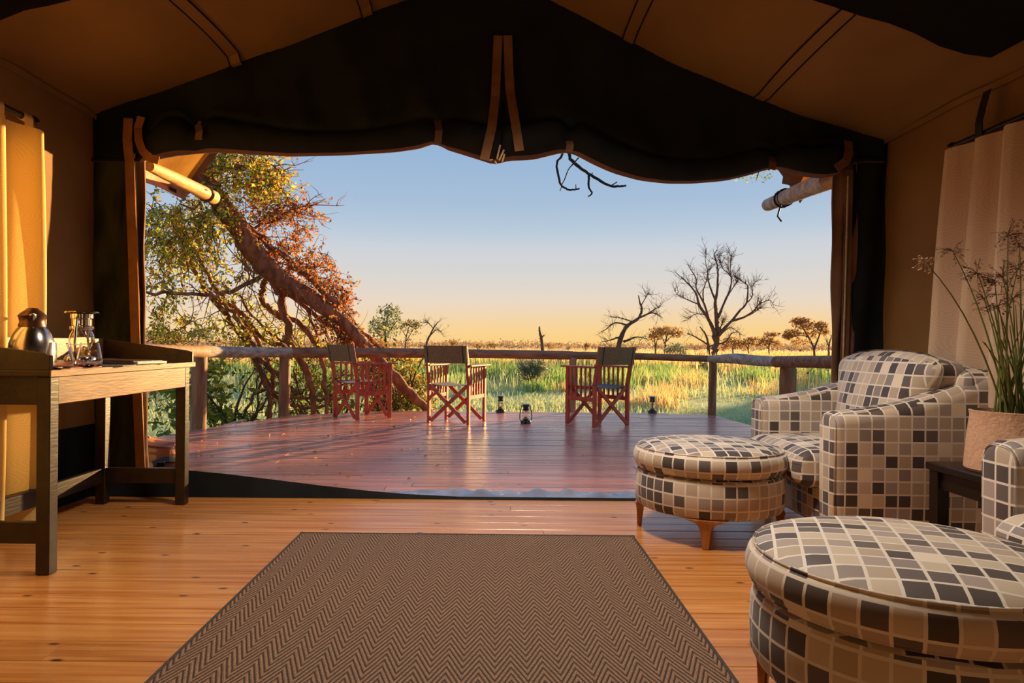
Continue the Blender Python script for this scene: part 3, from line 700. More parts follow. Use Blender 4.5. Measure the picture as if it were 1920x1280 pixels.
# ------------------------------------------------------------------ ottomans
def make_ottoman(label):
    t = thing('ottoman', label, 'ottoman', (0, 0, 0), 0, 'round patchwork ottomans')
    m = MB(); m.lathe([(0, .122), (.31, .122), (.330, .130), (.340, .150), (.343, .21), (.340, .27), (.331, .292), (.31, .300), (0, .300)], 64); m.build('base', PATCH, t, True, 'cyl', 35)
    m = MB(); m.lathe([(0, .298), (.31, .300), (.330, .306), (.344, .320), (.352, .342), (.353, .362), (.347, .383), (.334, .400), (.31, .413), (.27, .424), (.2, .432), (.1, .436), (0, .437)], 64); m.build('cushion', PATCH, t, True, 'cyl', 35)
    m = MB()
    for r, z in ((.332, .402), (.332, .309)): m.lathe([(r+.0042*math.cos(a), z+.0042*math.sin(a)) for a in np.linspace(0, 2*PI, 7)[:-1]], 64, closed=True)
    m.build('piping', PATCH, t, True, 'cyl', 0)
    for a in (161, 251, 341, 71):
        ca, sa = math.cos(R(a)), math.sin(R(a)); tx, ty = -sa, ca
        m = MB()
        def sec(r, z, hw, hd): return [(ca*(r+i*hd)+tx*j*hw, sa*(r+i*hd)+ty*j*hw, z) for i, j in ((-1, -1), (1, -1), (1, 1), (-1, 1))]
        S_ = [sec(.315, .128, .095, .022), sec(.316, .122, .075, .022), sec(.317, .112, .046, .021), sec(.318, .100, .032, .019), sec(.319, .08, .024, .016), sec(.321, .04, .018, .013), sec(.323, 0, .014, .011)]
        vs = [p for q in S_ for p in q]; n = len(S_)
        m.add(vs, [(i*4+k, i*4+(k+1) % 4, (i+1)*4+(k+1) % 4, (i+1)*4+k) for i in range(n-1) for k in range(4)]+[(3, 2, 1, 0), tuple((n-1)*4+k for k in range(4))])
        m.build('leg', LEGW, t, bevel=.004)
    return t
ot = make_ottoman('round patchwork ottoman standing by the sill in front of the far armchair')
ot.location = (1.035, 3.27, 0)
o2 = copy_tree(ot); o2.location = (.965, 1.585, 0); o2.rotation_euler = (0, 0, R(-20))
o2['label'] = 'large foreground round patchwork ottoman nearest the viewer at lower right'

# ------------------------------------------------------------------ armchairs (face -X locally; x = 0 front, y = width)
def make_armchair(label):
    t = thing('armchair', label, 'armchair', (0, 0, 0), 0, 'patchwork tub armchairs')
    Wd, Dp = .96, .71
    def topz(x):
        u = min(1, max(0, x/Dp)); return .605+.035*u+.16*u**2.0
    for s_ in (-1, 1):
        m = MB(); rings = []; n = 20
        xs = [0, .004, .014, .03]+list(np.linspace(.06, Dp-.02, 14))
        for i, x in enumerate(xs):
            ins = (.030, .016, .006, .0)[i] if i < 4 else 0
            th = .150+.02*min(1, x/.4); zt = topz(x)-ins; zb = .075+ins*.6; hw = th/2-ins*.8
            cy = s_*(Wd/2-.08-.004); ring = []
            rr = min(.055, hw*.92)
            for (cx_, cz_, a0) in ((hw-rr, zt-rr, 0), (-hw+rr, zt-rr, 90)):
                for k in range(6):
                    a = R(a0+k*18); ring.append((x, cy+cx_+rr*math.cos(a), cz_+rr*math.sin(a)))
            ring += [(x, cy-hw, zt*.6+zb*.4), (x, cy-hw, zt*.3+zb*.7), (x, cy-hw+.01, zb), (x, cy+hw-.01, zb), (x, cy+hw, zt*.3+zb*.7), (x, cy+hw, zt*.6+zb*.4)]
            rings.append(ring)
        vs = [p for r_ in rings for p in r_]; n = len(rings[0])
        m.add(vs, [(i*n+k, i*n+(k+1) % n, (i+1)*n+(k+1) % n, (i+1)*n+k) for i in range(len(rings)-1) for k in range(n)]+[tuple(range(n)), tuple((len(rings)-1)*n+k for k in range(n))])
        m.build('arm', PATCH, t, True, 'box', 50)
        m = MB(); i = 2                                    # piping round the arm front
        cy = s_*(Wd/2-.084); hw = .075-.009; zt = topz(0)-.012; rr = .05
        pts = [(.0085, cy+hw, .09), (.0085, cy+hw, zt-rr)]+[(.0085, cy+hw-rr+rr*math.cos(R(a)), zt-rr+rr*math.sin(R(a))) for a in range(15, 91, 15)]+[(.0085, cy-hw+rr+rr*math.cos(R(a)), zt-rr+rr*math.sin(R(a))) for a in range(90, 181, 15)]+[(.0085, cy-hw, .09)]
        m.tube(pts, .0045, 6); m.build('piping', PATCH, t, True, 'box', 0)
    m = MB(); rows = []                                    # back, leaning a little, with an arched top
    for z in np.linspace(0, 1, 12):
        pass
    v, f = rbox((0, 0, 0), (.17, Wd-.03, .70), .05, 4, 0, 3); v = [Vector((p.x+.585+.06*(p.z+.35), p.y, p.z+.425+(.05*(1-(2*p.y/Wd)**2) if p.z > .2 else 0))) for p in v]
    m.add(v, f); m.build('back', PATCH, t, True, 'box', 50)
    m = MB(); v, f = rbox((.32, 0, .185), (.62, Wd-.30, .22), .05, 4); m.add(v, f); m.build('base', PATCH, t, True, 'box', 50)
    m = MB(); v, f = rbox((.26, 0, .335), (.64, Wd-.318, .17), .06, 5, .03, 3)
    v = [Vector((p.x-(.03*(1-((p.z-.335)/.1)**2) if p.x < .1 else 0), p.y, p.z)) for p in v]
    m.add(v, f); m.build('seat_cushion', PATCH, t, True, 'box', 50)
    m = MB(); v, f = rbox((0, 0, 0), (.17, Wd-.33, .46), .065, 5, 0, 4)
    v = [Vector((p.x-.05*max(0, 1-(p.y/.33)**2)*max(0, 1-(p.z/.24)**2)*(1 if p.x < 0 else -.3), p.y, p.z+.035*(1-(p.y/.34)**2)*(p.z > .1))) for p in v]
    v = [Euler((0, R(14), 0)).to_matrix() @ Vector((p.x, p.y*(1+.42*max(0, p.z+.02)/.25), p.z-.05*max(0, abs(p.y)/.33-.5)*(p.z > .1))) + Vector((.485, 0, .605)) for p in v]
    m.add(v, f); m.build('back_cushion', PATCH, t, True, 'box', 50)
    for x in (.07, Dp-.07):
        for y in (-1, 1):
            m = MB(); m.tube([(x, y*(Wd/2-.09), .0), (x, y*(Wd/2-.09), .09)], [.016, .024], 10); m.build('leg', EBONY, t, True)
    return t
ac = make_armchair('patchwork tub armchair by the right jamb, behind the small ottoman'); ac.location = (1.435, 3.335, 0)
a2 = copy_tree(ac); a2.location = (1.50, 1.635, 0); a2['label'] = 'patchwork armchair cut off by the right edge, near the foreground ottoman'

# ------------------------------------------------------------------ side table, planter, rushes
st = thing('side_table', 'dark wooden side table between the two armchairs', 'table', (1.98, 2.48, 0))
m = MB(); m.box((0, 0, .415), (.50, .50, .03), None, .004); m.build('table_top', EBONY, st)
m = MB()
for s_ in (-1, 1): m.box((0, s_*.215, .365), (.42, .02, .07)); m.box((s_*.215, 0, .365), (.02, .42, .07))
m.build('apron', EBONY, st)
for x in (-.215, .215):
    for y in (-.215, .215):
        m = MB(); m.box((x, y, .2), (.05, .05, .40), None, .003); m.build('leg', EBONY, st)
m = MB(); m.box((0, 0, .12), (.40, .40, .02), None, .003); m.build('shelf', EBONY, st)
pt = thing('planter', 'tapering cream woven planter on the dark side table', 'planter', (1.905, 2.50, .4305))
m = MB(); m.lathe([(0, 0), (.138, 0), (.146, .01), (.143, .06), (.136, .14), (.128, .205), (.131, .222), (.124, .224), (.118, .20), (.12, .17), (0, .17)], 36)
m.v = [(x*(1+.03*math.sin(3*math.atan2(y, x))), y*(1+.03*math.sin(3*math.atan2(y, x))), z) for x, y, z in m.v]; m.build('pot', POTM, pt, True)
m = MB(); m.lathe([(0, .186), (.115, .184)], 24); m.build('soil', mat('potting_soil', (60, 44, 34), (36, 28, 22), .95, 60), pt)
pl = thing('rush_plant', 'tall rushes with brown seed heads growing in the cream planter', 'plant', (1.905, 2.50, .60))
rp = random.Random(4)
heads = [(1735, 492, 2.46, 1), (1786, 470, 2.5, 2), (1832, 512, 2.48, 3), (1890, 442, 2.5, 3), (1912, 462, 2.46, 2), (1880, 520, 2.52, 3), (1908, 505, 2.55, 3), (1865, 530, 2.5, 2), (1845, 560, 2.55, 2),
         (1930, 440, 2.5, 3), (1950, 470, 2.5, 3), (1938, 520, 2.45, 3), (1870, 575, 2.46, 2), (1900, 560, 2.56, 2), (1855, 598, 2.5, 0), (1920, 580, 2.5, 0), (1966, 540, 2.5, 2), (1985, 600, 2.5, 0), (1842, 640, 2.5, 0), (1893, 610, 2.45, 0)]
for k in range(18): heads.append((rp.uniform(1840, 1975), rp.uniform(560, 690), 2.5+rp.uniform(-.1, .1), 0))
allheads = []
for i, (x, y, Y, h) in enumerate(heads):
    tip = at(x, y, Y)-Vector(pl.location); a = rp.uniform(0, 2*PI); r = rp.uniform(0, .085); base = Vector((r*math.cos(a)+.3*(max(-.1, min(.1, tip.x*.3))), r*math.sin(a), -.03))
    mid = base.lerp(tip, .55)+Vector((-(tip.x-base.x)*.18, 0, .04+.1*abs(tip.x)))
    pts = [base*(1-u)**2+mid*2*u*(1-u)+tip*u*u for u in np.linspace(0, 1, 9)]
    m = MB(); m.tube(pts, [.0042-.0026*u for u in np.linspace(0, 1, 9)], 5); m.build('stem', STEM, pl, True)
    if h:
        m = MB(); d0 = (pts[-1]-pts[-2]).normalized()
        for q in range(9+4*h):
            d = (d0*.5+Vector((rp.gauss(0, 1), rp.gauss(0, .6), rp.gauss(0, .7)))).normalized()
            L = rp.uniform(.025, .06)*(.8+.18*h); b = tip; e_ = tip+d*L+Vector((0, 0, -.015))
            m.tube([b, b.lerp(e_, .5)+Vector((0, 0, .006)), e_], .0009, 3, False)
            for z in range(4):
                c = b.lerp(e_, .5+.5*z/3)+Vector((rp.gauss(0, .004), rp.gauss(0, .004), rp.gauss(0, .004))); s2 = rp.uniform(.004, .008)
                n1 = Vector((rp.gauss(0, 1), rp.gauss(0, 1), rp.gauss(0, 1))).normalized()*s2; n2 = n1.orthogonal().normalized()*s2*.5
                m.add([c-n1, c+n2, c+n1, c-n2], [(0, 1, 2, 3)])
        m.build('seed_head', SEEDP if h == 1 else SEED, pl)

# ------------------------------------------------------------------ curtains
def curtain(name, label, X, y0, y1, ztop, zbot, mt, sgn, n_f, flare, rodY, loops):
    t = thing(name, label, 'curtain', (X, y1, zbot)); o = Vector(t.location)
    m = MB(); rows = []
    for j in range(26):
        v = j/25; z = ztop+(zbot-ztop)*v; row = []
        for i in range(120):
            u = i/119; y = (y1+flare*v)*(1-u)+y0*u
            amp = .046+.01*v
            x = X+sgn*(amp*(math.sin(u*n_f*2*PI+.8+.5*math.sin(v*2+u*5))+.3*math.sin(u*n_f*4*PI+.6*v))+.010*math.sin(u*n_f*4.7+v*3)+.012*math.sin(v*3+u*3))
            row.append(Vector((x, y, z-.012*math.cos(u*n_f*2*PI)*(1-v)))-o)
        rows.append(row)
    m.grid(rows); ob = m.build('cloth', mt, t, True, angle=0)
    uv = ob.data.uv_layers.new(name='UVMap')
    for l in ob.data.loops: c = ob.data.vertices[l.vertex_index].co; uv.data[l.index].uv = (c.y*1.25, c.z)
    for y in loops:
        m = MB(); m.ribbon([Vector((X+.014, y, ztop-.06))-o, Vector((X+.016, y, ztop+.03))-o, Vector((X, y, ztop+.055))-o, Vector((X-.016, y, ztop+.03))-o, Vector((X-.014, y, ztop-.06))-o], .05, (0, 0, 1) if False else (sgn, 0, 0), .002); m.build('hanging_loop', mt, t)
    return t
zrod = at(1800, 265, 3.15).z
def rod(label, X, ya, yb, z, mt, r=.013):
    t = thing('curtain_rod', label, 'rod', (X, yb, z)); m = MB(); m.tube([(0, 0, 0), (0, ya-yb, 0)], r, 10); m.build('pole', mt, t, True)
    m = MB(); m.lathe([(0, 0), (r*1.5, .004), (r*1.6, .02), (r*.9, .03)], 12); f = m.build('finial', mt, t, True); f.rotation_euler = (PI/2, 0, 0); f.location = (0, .004, 0); return t
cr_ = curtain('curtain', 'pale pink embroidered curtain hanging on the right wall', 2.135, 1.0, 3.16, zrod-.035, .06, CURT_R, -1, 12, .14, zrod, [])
rr = rod('black curtain rod across the right wall', 2.165, 1.0, at(1772, 279, 3.24).y, zrod, EBONY)
for Y in (3.03, 2.1):
    m = MB(); p = Vector((0, Y-rr.location.y, 0)); m.ribbon([p+Vector((-.016, 0, -.02)), p+Vector((-.016, 0, .05)), p+Vector((.0, 0, .12)), p+Vector((.02, 0, .19))], .045, (-1, 0, .2), .004); m.build('strap', STRAPM, rr, label='black strap holding the rod to the canvas')
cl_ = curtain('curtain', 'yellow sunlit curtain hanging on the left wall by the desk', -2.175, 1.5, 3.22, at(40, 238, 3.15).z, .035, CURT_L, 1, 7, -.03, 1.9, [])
zl = at(66, 238, 3.25).z+.02
rl_ = rod('dark wooden curtain rod across the left wall', -2.185, 1.4, 3.24, zl, DESKW, .016)
for Y in (3.17, 2.98, 2.8, 2.6, 2.4): 
    m = MB(); o = Vector(cl_.location); m.ribbon([Vector((-2.185+.019*math.cos(a), Y, zl+.019*math.sin(a)))-o for a in np.linspace(-2.4, 5.2, 12)]+[Vector((-2.16, Y, zl-.07))-o], .06, (0, 1, 0) if False else (1, 0, .01), .002)
    m = MB(); m.add([Vector((-2.185+.02*math.cos(a)*k_, Y+d, zl+.02*math.sin(a)))-o for d in (-.03, .03) for a in np.linspace(0, 2*PI, 13)[:-1] for k_ in (1,)], [(k, (k+1) % 12, 12+(k+1) % 12, 12+k) for k in range(12)])
    m.add([Vector((-2.164, Y-.03, zl))-o, Vector((-2.164, Y+.03, zl))-o, Vector((-2.166, Y+.03, zl-.07))-o, Vector((-2.166, Y-.03, zl-.07))-o], [(0, 1, 2, 3)])
    m.build('hanging_loop', CURT_L, cl_)
uvd = None

# ------------------------------------------------------------------ desk
dx0, dx1 = -2.143, -1.660; dy0, dy1 = 2.56, 3.735
desk = thing('writing_desk', 'dark wooden writing desk with raised gallery, against the left wall', 'desk', ((dx0+dx1)/2, (dy0+dy1)/2, 0))
hx, hy = (dx1-dx0)/2, (dy1-dy0)/2; HT = .77; lw = .052
legs = {}
for sx_ in (-1, 1):
    for sy_ in (-1, 1):
        m = MB(); m.box((sx_*(hx-lw/2), sy_*(hy-lw/2), (HT-.025)/2), (lw, lw, HT-.025), None, .003); m.build('leg', DESKW, desk)
m = MB(); m.box((0, 0, HT-.012), (2*hx+.03, 2*hy+.05, .024), None, .004); m.build('desk_top', DESKW, desk)
m = MB(); m.box((hx+.017, 0, HT-.012), (.006, 2*hy+.052, .024)); m.build('front_edge', DESKA, desk, label='front edge coloured golden as if lit')
m = MB(); m.box((hx-.012, 0, HT-.078), (.022, 2*hy-2*lw+.004, .108), None, .002); m.build('apron', DESKA, desk, label='front apron coloured golden as if lit')
m = MB(); m.box((-hx+.012, 0, HT-.078), (.022, 2*hy-2*lw+.004, .108), None, .002); m.build('apron', DESKW, desk)
for s_ in (-1, 1):
    m = MB(); m.box((0, s_*(hy-lw/2), HT-.078), (2*hx-2*lw+.004, .024, .108), None, .002); m.build('apron', DESKW, desk)
    m = MB(); m.box((0, s_*(hy-lw/2), .155), (2*hx-2*lw+.004, .030, .08), None, .002); m.build('stretcher', DESKW, desk)
    yy = s_*(hy+.012); m = MB()                            # sloping end boards of the gallery
    pr = [(-hx-.01, HT), (hx+.012, HT), (hx+.012, HT+.055), (hx-.03, HT+.066), (-hx-.01, HT+.125)]
    m.add([(x, yy+d, z) for d in (-.010, .010) for x, z in pr], [tuple(range(4, -1, -1)), tuple(range(5, 10))]+[(k, (k+1) % 5, 5+(k+1) % 5, 5+k) for k in range(5)]); m.build('gallery_end', DESKW, desk, bevel=.002)
m = MB(); m.box((-hx-.0, 0, HT+.0625), (.018, 2*hy+.004, .125), None, .002); m.build('gallery_back', DESKA, desk)
m = MB(); m.box((-hx+lw/2, 0, .155), (.030, 2*hy-2*lw+.004, .08), None, .002); m.build('stretcher', DESKW, desk)

# things on the desk
TZ = HT+.0005
def on_desk(x, y):
    p = fl(x, y, HT); p.z = TZ; return p
p = on_desk(58, 694); p.x = max(p.x, -2.06); p.y = 2.86; p.x = at(60, 690, 2.86).x
jug = thing('vacuum_jug', 'stainless steel vacuum jug with dark lid on the desk', 'jug', p, R(-54))
m = MB(); m.lathe([(0, 0), (.083, 0), (.086, .006), (.087, .02), (.087, .06), (.082, .10), (.070, .135), (.055, .160), (.048, .168), (0, .168)], 40); m.build('body', STEEL, jug, True)
m = MB(); m.lathe([(.050, .166), (.051, .172), (.046, .188), (.050, .206), (.053, .213), (.044, .224), (.028, .236), (.018, .246), (0, .248)], 32); m.build('lid', mat('bronzed_lid', (120, 84, 64), (96, 66, 52), .3, 20, metal=.7), jug, True)
m = MB(); m.add([(.040, -.018, .20), (.040, .018, .20), (.072, 0, .222), (.044, 0, .186), (.040, -.016, .218), (.040, .016, .218)], [(0, 3, 2), (3, 1, 2), (0, 2, 4), (1, 5, 2), (4, 2, 5)]); m.build('spout', STEEL, jug)
m = MB(); m.tube([(-.045, 0, .215), (-.085, 0, .220), (-.115, 0, .19), (-.120, 0, .12), (-.105, 0, .06), (-.084, 0, .05)], [.010, .011, .011, .010, .009, .008], 8); m.build('handle', BLACKP, jug, True)

def make_lantern(name, label, metal, lid, s=1.0, group=None, k=1.0, cap=.050):
    t = thing(name, label, 'lantern', (0, 0, 0), 0, group)
    def lt(nm, prof, mt, n=28): m = MB(); m.lathe([(r*s, z*s) for r, z in prof], n); return m.build(nm, mt, t, True, angle=35)
    lt('fuel_tank', [(0, 0), (.056, 0), (.060, .004), (.060, .022), (.054, .032), (.036, .040), (.030, .046), (0, .046)], metal)
    lt('burner', [(.030, .046), (.034, .050), (.034, .056), (.022, .062), (.018, .072), (.006, .078), (0, .079)], BRASS)
    lt('globe', [(r_*k, z_) for r_, z_ in [(.027, .058), (.040, .078), (.044, .100), (.040, .126), (.030, .148), (.028, .148), (.037, .126), (.041, .100), (.037, .078), (.025, .058)]], GLOBE)
    lt('chimney', [(r_*k*k, z_) for r_, z_ in [(.034, .146), (.036, .150), (.036, .160), (.030, .164), (.030, .190), (.034, .194), (.034, .212), (.028, .216), (0, .216)]], metal)
    lt('cap', [(0, .214), (cap, .214), (cap+.004, .218), (cap, .222), (.03, .226), (0, .228)], lid)
    for sg in (-1, 1):
        m = MB(); m.tube([(sg*.05*s, 0, .022*s), (sg*.066*s, 0, .045*s), (sg*.068*s, 0, .09*s), (sg*.060*s, 0, .15*s), (sg*.050*s, 0, .19*s), (sg*.032*s, 0, .203*s)], .0058*s, 8); m.build('side_tube', metal, t, True)
    m = MB(); m.tube([(.050*s*math.cos(a), (.006-.038*math.sin(a))*s, (.186-.085*math.sin(a))*s) for a in np.linspace(0, PI, 14)], .0016*s, 5); m.build('bail_handle', metal, t)
    m = MB(); m.tube([(.0, -.03*s, .050*s), (0, -.052*s, .058*s)], .003*s, 6); m.lathe([(0, -.002*s), (.008*s, -.002*s), (.008*s, .002*s), (0, .002*s)], 10, (0, -.054*s, .058*s)); m.build('wick_knob', BRASS, t)
    m = MB()
    for z in (.085, .118): m.lathe([((.045+.0012*math.cos(a))*s, (z+.0012*math.sin(a))*s) for a in np.linspace(0, 2*PI, 6)[:-1]], 24, closed=True)
    m.build('globe_guard', metal, t)
    return t
dl = make_lantern('hurricane_lantern', 'chrome hurricane lantern on the desk behind the glass tumblers', CHROME, CHROME, 1.10, None, 1.12, .062)
p = at(153, 690, 3.13); p.z = TZ; dl.location = p; dl.rotation_euler = (0, 0, R(100))
l1 = make_lantern('hurricane_lantern', 'black hurricane lantern on the deck in front of the other two, between chairs', BLACKM, LIDM, 1.0, 'black lanterns standing on the deck')
l1.location = fl(986, 794, DZ)+Vector((0, .03, .001))
l2 = copy_tree(l1); l2.location = fl(938, 769.5, DZ)+Vector((0, .0, .001)); l2.location.y = min(l2.location.y, 9.0); l2.rotation_euler = (0, 0, R(70)); l2['label'] = 'black lantern at the deck edge beside the middle chair'
l3 = copy_tree(l1); l3.location = fl(1223, 774, DZ)+Vector((0, 0, .001)); l3.rotation_euler = (0, 0, R(75)); l3['label'] = 'black lantern at the deck edge right of the right-hand chair'

def make_glass(label):
    t = thing('tumbler', label, 'glass', (0, 0, 0), 0, 'stemless glasses on the desk')
    m = MB(); m.lathe([(0, 0), (.034, 0), (.044, .006), (.0475, .020), (.046, .040), (.0395, .075), (.034, .100), (.0328, .100), (.038, .075), (.0445, .040), (.0455, .022), (.042, .010), (.033, .0065), (0, .006)], 36)
    m.build('bowl', GLASS, t, True); return t
g1 = make_glass('glass tumbler in front of the lantern on the desk'); p = on_desk(168, 689); g1.location = p
g2 = copy_tree(g1); p = on_desk(112, 693); g2.location = p; g2['label'] = 'glass tumbler between the jug and the lantern on the desk'
for g in (g1, g2): g.location.z += .0036
p = on_desk(150, 692)
mg = thing('magazine', 'red printed magazine under the glass tumblers on the desk', 'magazine', (min(p.x-.02, dx1-.145), max(p.y, dy0+.21), TZ), R(3))
m = MB(); m.box((0, 0, .0015), (.27, .30, .003)); m.build('cover', REDP, mg)
p = on_desk(232, 686)
bk = thing('notepad', 'thin pale booklet lying on the desk by the folder', 'booklet', (p.x-.07, p.y-.02, TZ), R(8))
m = MB(); m.box((0, 0, .002), (.20, .15, .004)); m.build('pages', mat('pale_blue_cover', (120, 124, 140), (90, 94, 112), .4, 20), bk)
p = on_desk(262, 683)
fo = thing('leather_folder', 'brown leather folder with papers at the far end of the desk', 'folder', (p.x-.10, p.y+.02, TZ), R(-12))
m = MB(); m.box((0, 0, .003), (.33, .22, .004)); m.box((-.01, 0, .019), (.31, .22, .004), Euler((0, R(1), 0))); m.box((0, -.108, .011), (.32, .004, .02)); m.build('cover', LEATHER, fo)
m = MB(); m.box((.012, .003, .0105), (.32, .20, .010)); m.build('papers', PAPER, fo)

# ------------------------------------------------------------------ director's chairs
def make_chair(label):
    t = thing('folding_chair', label, 'chair', (0, 0, 0), 0, 'folding canvas chairs on the deck')
    hw, hd = .245, .225; lw_, ld = .030, .045
    AH = .645
    for s_ in (-1, 1):
        x = s_*hw
        m = MB(); m.bar((x, hd, 0), (x, hd, AH), ld, lw_, (1, 0, 0)); m.build('front_leg', CHAIRW, t)
        m = MB(); m.bar((x, -hd, 0), (x, -hd, .47), ld, lw_, (1, 0, 0)); m.bar((x, -hd, .45), (x, -hd-.085, .875), ld, lw_, (1, 0, 0)); m.build('rear_leg', CHAIRW, t)
        m = MB(); m.box((x+s_*.012, -.0+.025, AH+.009), (.068, 2*hd+.11, .020), None, .004); m.build('armrest', CHAIRW, t)
        m = MB(); m.box((x, 0, .30), (.024, 2*hd-.02, .045), None, .002); m.build('side_rail', CHAIRW, t)
        for k in range(5):
            y = -hd+.075+k*(2*hd-.15)/4; m = MB(); m.box((x, y, (.32+AH)/2), (.016, .024, AH-.32), None, .002); m.build('slat', CHAIRW, t)
        m = MB(); m.bar((x-s_*.02, -hd+.01, .425), (x-s_*.02, hd-.01, .425), .026, .03, (0, 0, 1)); m.build('seat_bar', CHAIRW, t)
    for y in (-hd-.034, hd-.034):
        for s_ in (-1, 1):
            m = MB(); yy = y+(.014 if s_ > 0 else .034); m.bar((s_*(hw-.025), yy, .025), (-s_*(hw-.025), yy, .425), .022, .040, (0, 0, 1)); m.build('cross_brace', CHAIRW, t)
    m = MB(); m.grid([[(-hw+.005+2*(hw-.005)*u, -hd+.01+(2*hd-.02)*v, .444-.022*math.sin(u*PI)) for u in np.linspace(0, 1, 13)] for v in np.linspace(0, 1, 5)], (0, 0, -.005)); m.build('seat', SLINGG, t, True)
    m = MB(); rows = []
    for v in np.linspace(0, 1, 5):
        z = .680+.195*v; yb = -hd-.085*(z-.45)/.425
        pr = [(-hw-.018, yb+.0), (-hw-.016, yb-.026), (-hw+.02, yb-.028)]+[(-hw+.02+2*(hw-.02)*u, yb-.028-.028*math.sin(u*PI)) for u in np.linspace(0, 1, 9)[1:-1]]+[(hw-.02, yb-.028), (hw+.016, yb-.026), (hw+.018, yb)]
        rows.append([(x, y, z) for x, y in pr])
    m.grid(rows, (0, -.004, 0)); m.build('back_sling', SLING, t, True)
    for s_ in (-1, 1):
        m = MB(); z0, z1 = .684, .871
        m.bar((s_*(hw-.028), -hd-.085*(z0-.45)/.425-.0365, z0), (s_*(hw-.028), -hd-.085*(z1-.45)/.425-.0365, z1), .0015, .006, (1, 0, 0), 0); m.build('sleeve_seam', LINER, t)
    return t
def place(t, c, deg): t.location = (c[0], c[1], DZ+.001); t.rotation_euler = (0, 0, R(deg))
def cen(*px): 
    v = sum((fl(x, y, DZ) for x, y in px), Vector())/len(px); return v
c1 = make_chair('red wooden folding chair in the middle, back squarely to the viewer, between two lantern-free boards'); place(c1, cen((805, 793), (878, 797), (836, 785), (907, 788)), -22)
c1['label'] = 'middle red folding chair with its left side in yellow sunlight'
c2 = copy_tree(c1); place(c2, cen((1113, 804), (1068, 795), (1171, 797), (1125, 788)), 34); c2['label'] = 'red folding chair on the right, turned to the left, between lanterns'
c3 = copy_tree(c1); place(c3, cen((628.4, 781), (730, 783)), -46); c3['label'] = 'red folding chair on the left, turned right, beside the leaning trunk'

# ------------------------------------------------------------------ bag by the jamb
bp_ = Vector((-2.44, 4.78, DZ+.001))
bag = thing('shoulder_bag', 'tan leather shoulder bag lying on the deck by the left jamb', 'bag', bp_, R(20))
m = MB(); v, f = rbox((0, 0, .10), (.46, .30, .20), .07, 5, .03, 3); v = [Vector((p.x, p.y, max(0, p.z*(1-.28*(p.x/.23)) if p.z > .08 else p.z))) for p in v]; m.add(v, f); m.build('body', BAGL, bag, True)
m = MB(); m.grid([[(.10+.08*u, -.158-.004*math.sin(u*3), .06+.10*v) for u in np.linspace(0, 1, 5)] for v in np.linspace(0, 1, 5)], (0, -.004, 0)); m.build('patch', BAGD, bag, label='darker worn leather patch')
m = MB(); m.grid([[(-.2+.4*u, -.150+.26*v, .215-.06*u+.025*math.sin(v*PI)) for u in np.linspace(0, 1, 8)] for v in np.linspace(0, 1, 6)], (0, 0, .006)); m.build('flap', BAGD, bag, True)
m = MB(); m.ribbon([(-.24, -.17, .015), (-.05, -.20, .045), (.04, -.21, .055), (.10, -.20, .05)], .045, (0, -.7, .7), .006); m.build('strap', BAGL, bag, True)
m = MB(); m.ribbon([(.08, -.20, .06), (.15, -.19, .085), (.21, -.17, .08), (.25, -.13, .05), (.27, -.08, .02)], .05, (0, -.6, .8), .006); m.build('shoulder_strap', STRAPM, bag, True)
m = MB(); m.tube([(.08, -.25, .025), (.18, -.24, .025), (.24, -.22, .03)], [.025, .025, .02], 10); m.build('strap_pad', STRAPM, bag, True)
m = MB(); m.ribbon([(-.25, -.24, .02), (-.1, -.26, .03), (.02, -.27, .035), (.08, -.26, .02)], .04, (0, -.8, .6), .008); m.build('shoulder_strap', STRAPM, bag, True)
m = MB(); m.box((.13, -.215, .06), (.05, .012, .05), Euler((R(40), 0, 0)), .003); m.build('buckle', BLACKP, bag)
m = MB(); m.tube([(-.18, -.1, .22), (-.10, -.08, .30), (.0, -.04, .27), (.04, .0, .2)], .011, 8); m.build('handle', BAGD, bag, True)

# ------------------------------------------------------------------ plants: twigs, leaves, blades
class Leaves:
    """many small leaves or blades, gathered into one mesh"""
    def __init__(s): s.v = []; s.f = []
    def leaf(s, c, d, w, rn):
        n = Vector((rn.gauss(0, 1), rn.gauss(0, 1), rn.gauss(0, 1))); q = d.cross(n)
        if q.length < 1e-6: q = d.orthogonal()
        q = q.normalized()*w; o = len(s.v); e = c+d
        s.v += [tuple(c), tuple(c+d*.45+q), tuple(e), tuple(c+d*.45-q)]; s.f.append((o, o+1, o+2, o+3))
    def build(s, name, mt, parent=None, kind='stuff'):
        me = bpy.data.meshes.new(name); me.from_pydata(s.v, [], s.f); me.materials.append(mt)
        o = bpy.data.objects.new(name, me); COL.objects.link(o)
        if parent: o.parent = parent
        if kind: o['kind'] = kind
        return o
def pix(pts, Y0, Y1=None, o=Vector()):
    n = len(pts); return [at(x, y, Y0+((Y1 if Y1 is not None else Y0)-Y0)*i/max(1, n-1))-o for i, (x, y) in enumerate(pts)]
def smooth_pts(P, k=4):
    out = []
    for i in range(len(P)-1):
        p0 = P[max(i-1, 0)]; p1 = P[i]; p2 = P[i+1]; p3 = P[min(i+2, len(P)-1)]
        for j in range(k):
            t = j/k; out.append(.5*((2*p1)+(p2-p0)*t+(2*p0-5*p1+4*p2-p3)*t*t+(3*p1-p0-3*p2+p3)*t**3))
    out.append(P[-1]); return out
def limb(m, P, r0, r1, n=7, wob=.0, rn=rnd, k=4):
    Q = smooth_pts(P, k); L = len(Q)
    if wob: Q = [q+Vector((rn.gauss(0, wob), rn.gauss(0, wob), rn.gauss(0, wob))) if 0 < i < L-1 else q for i, q in enumerate(Q)]
    m.tube(Q, [(r0+(r1-r0)*(i/(L-1))**.8)*(1+(rn.uniform(-.1, .1) if wob else 0)) for i in range(L)], n); return Q
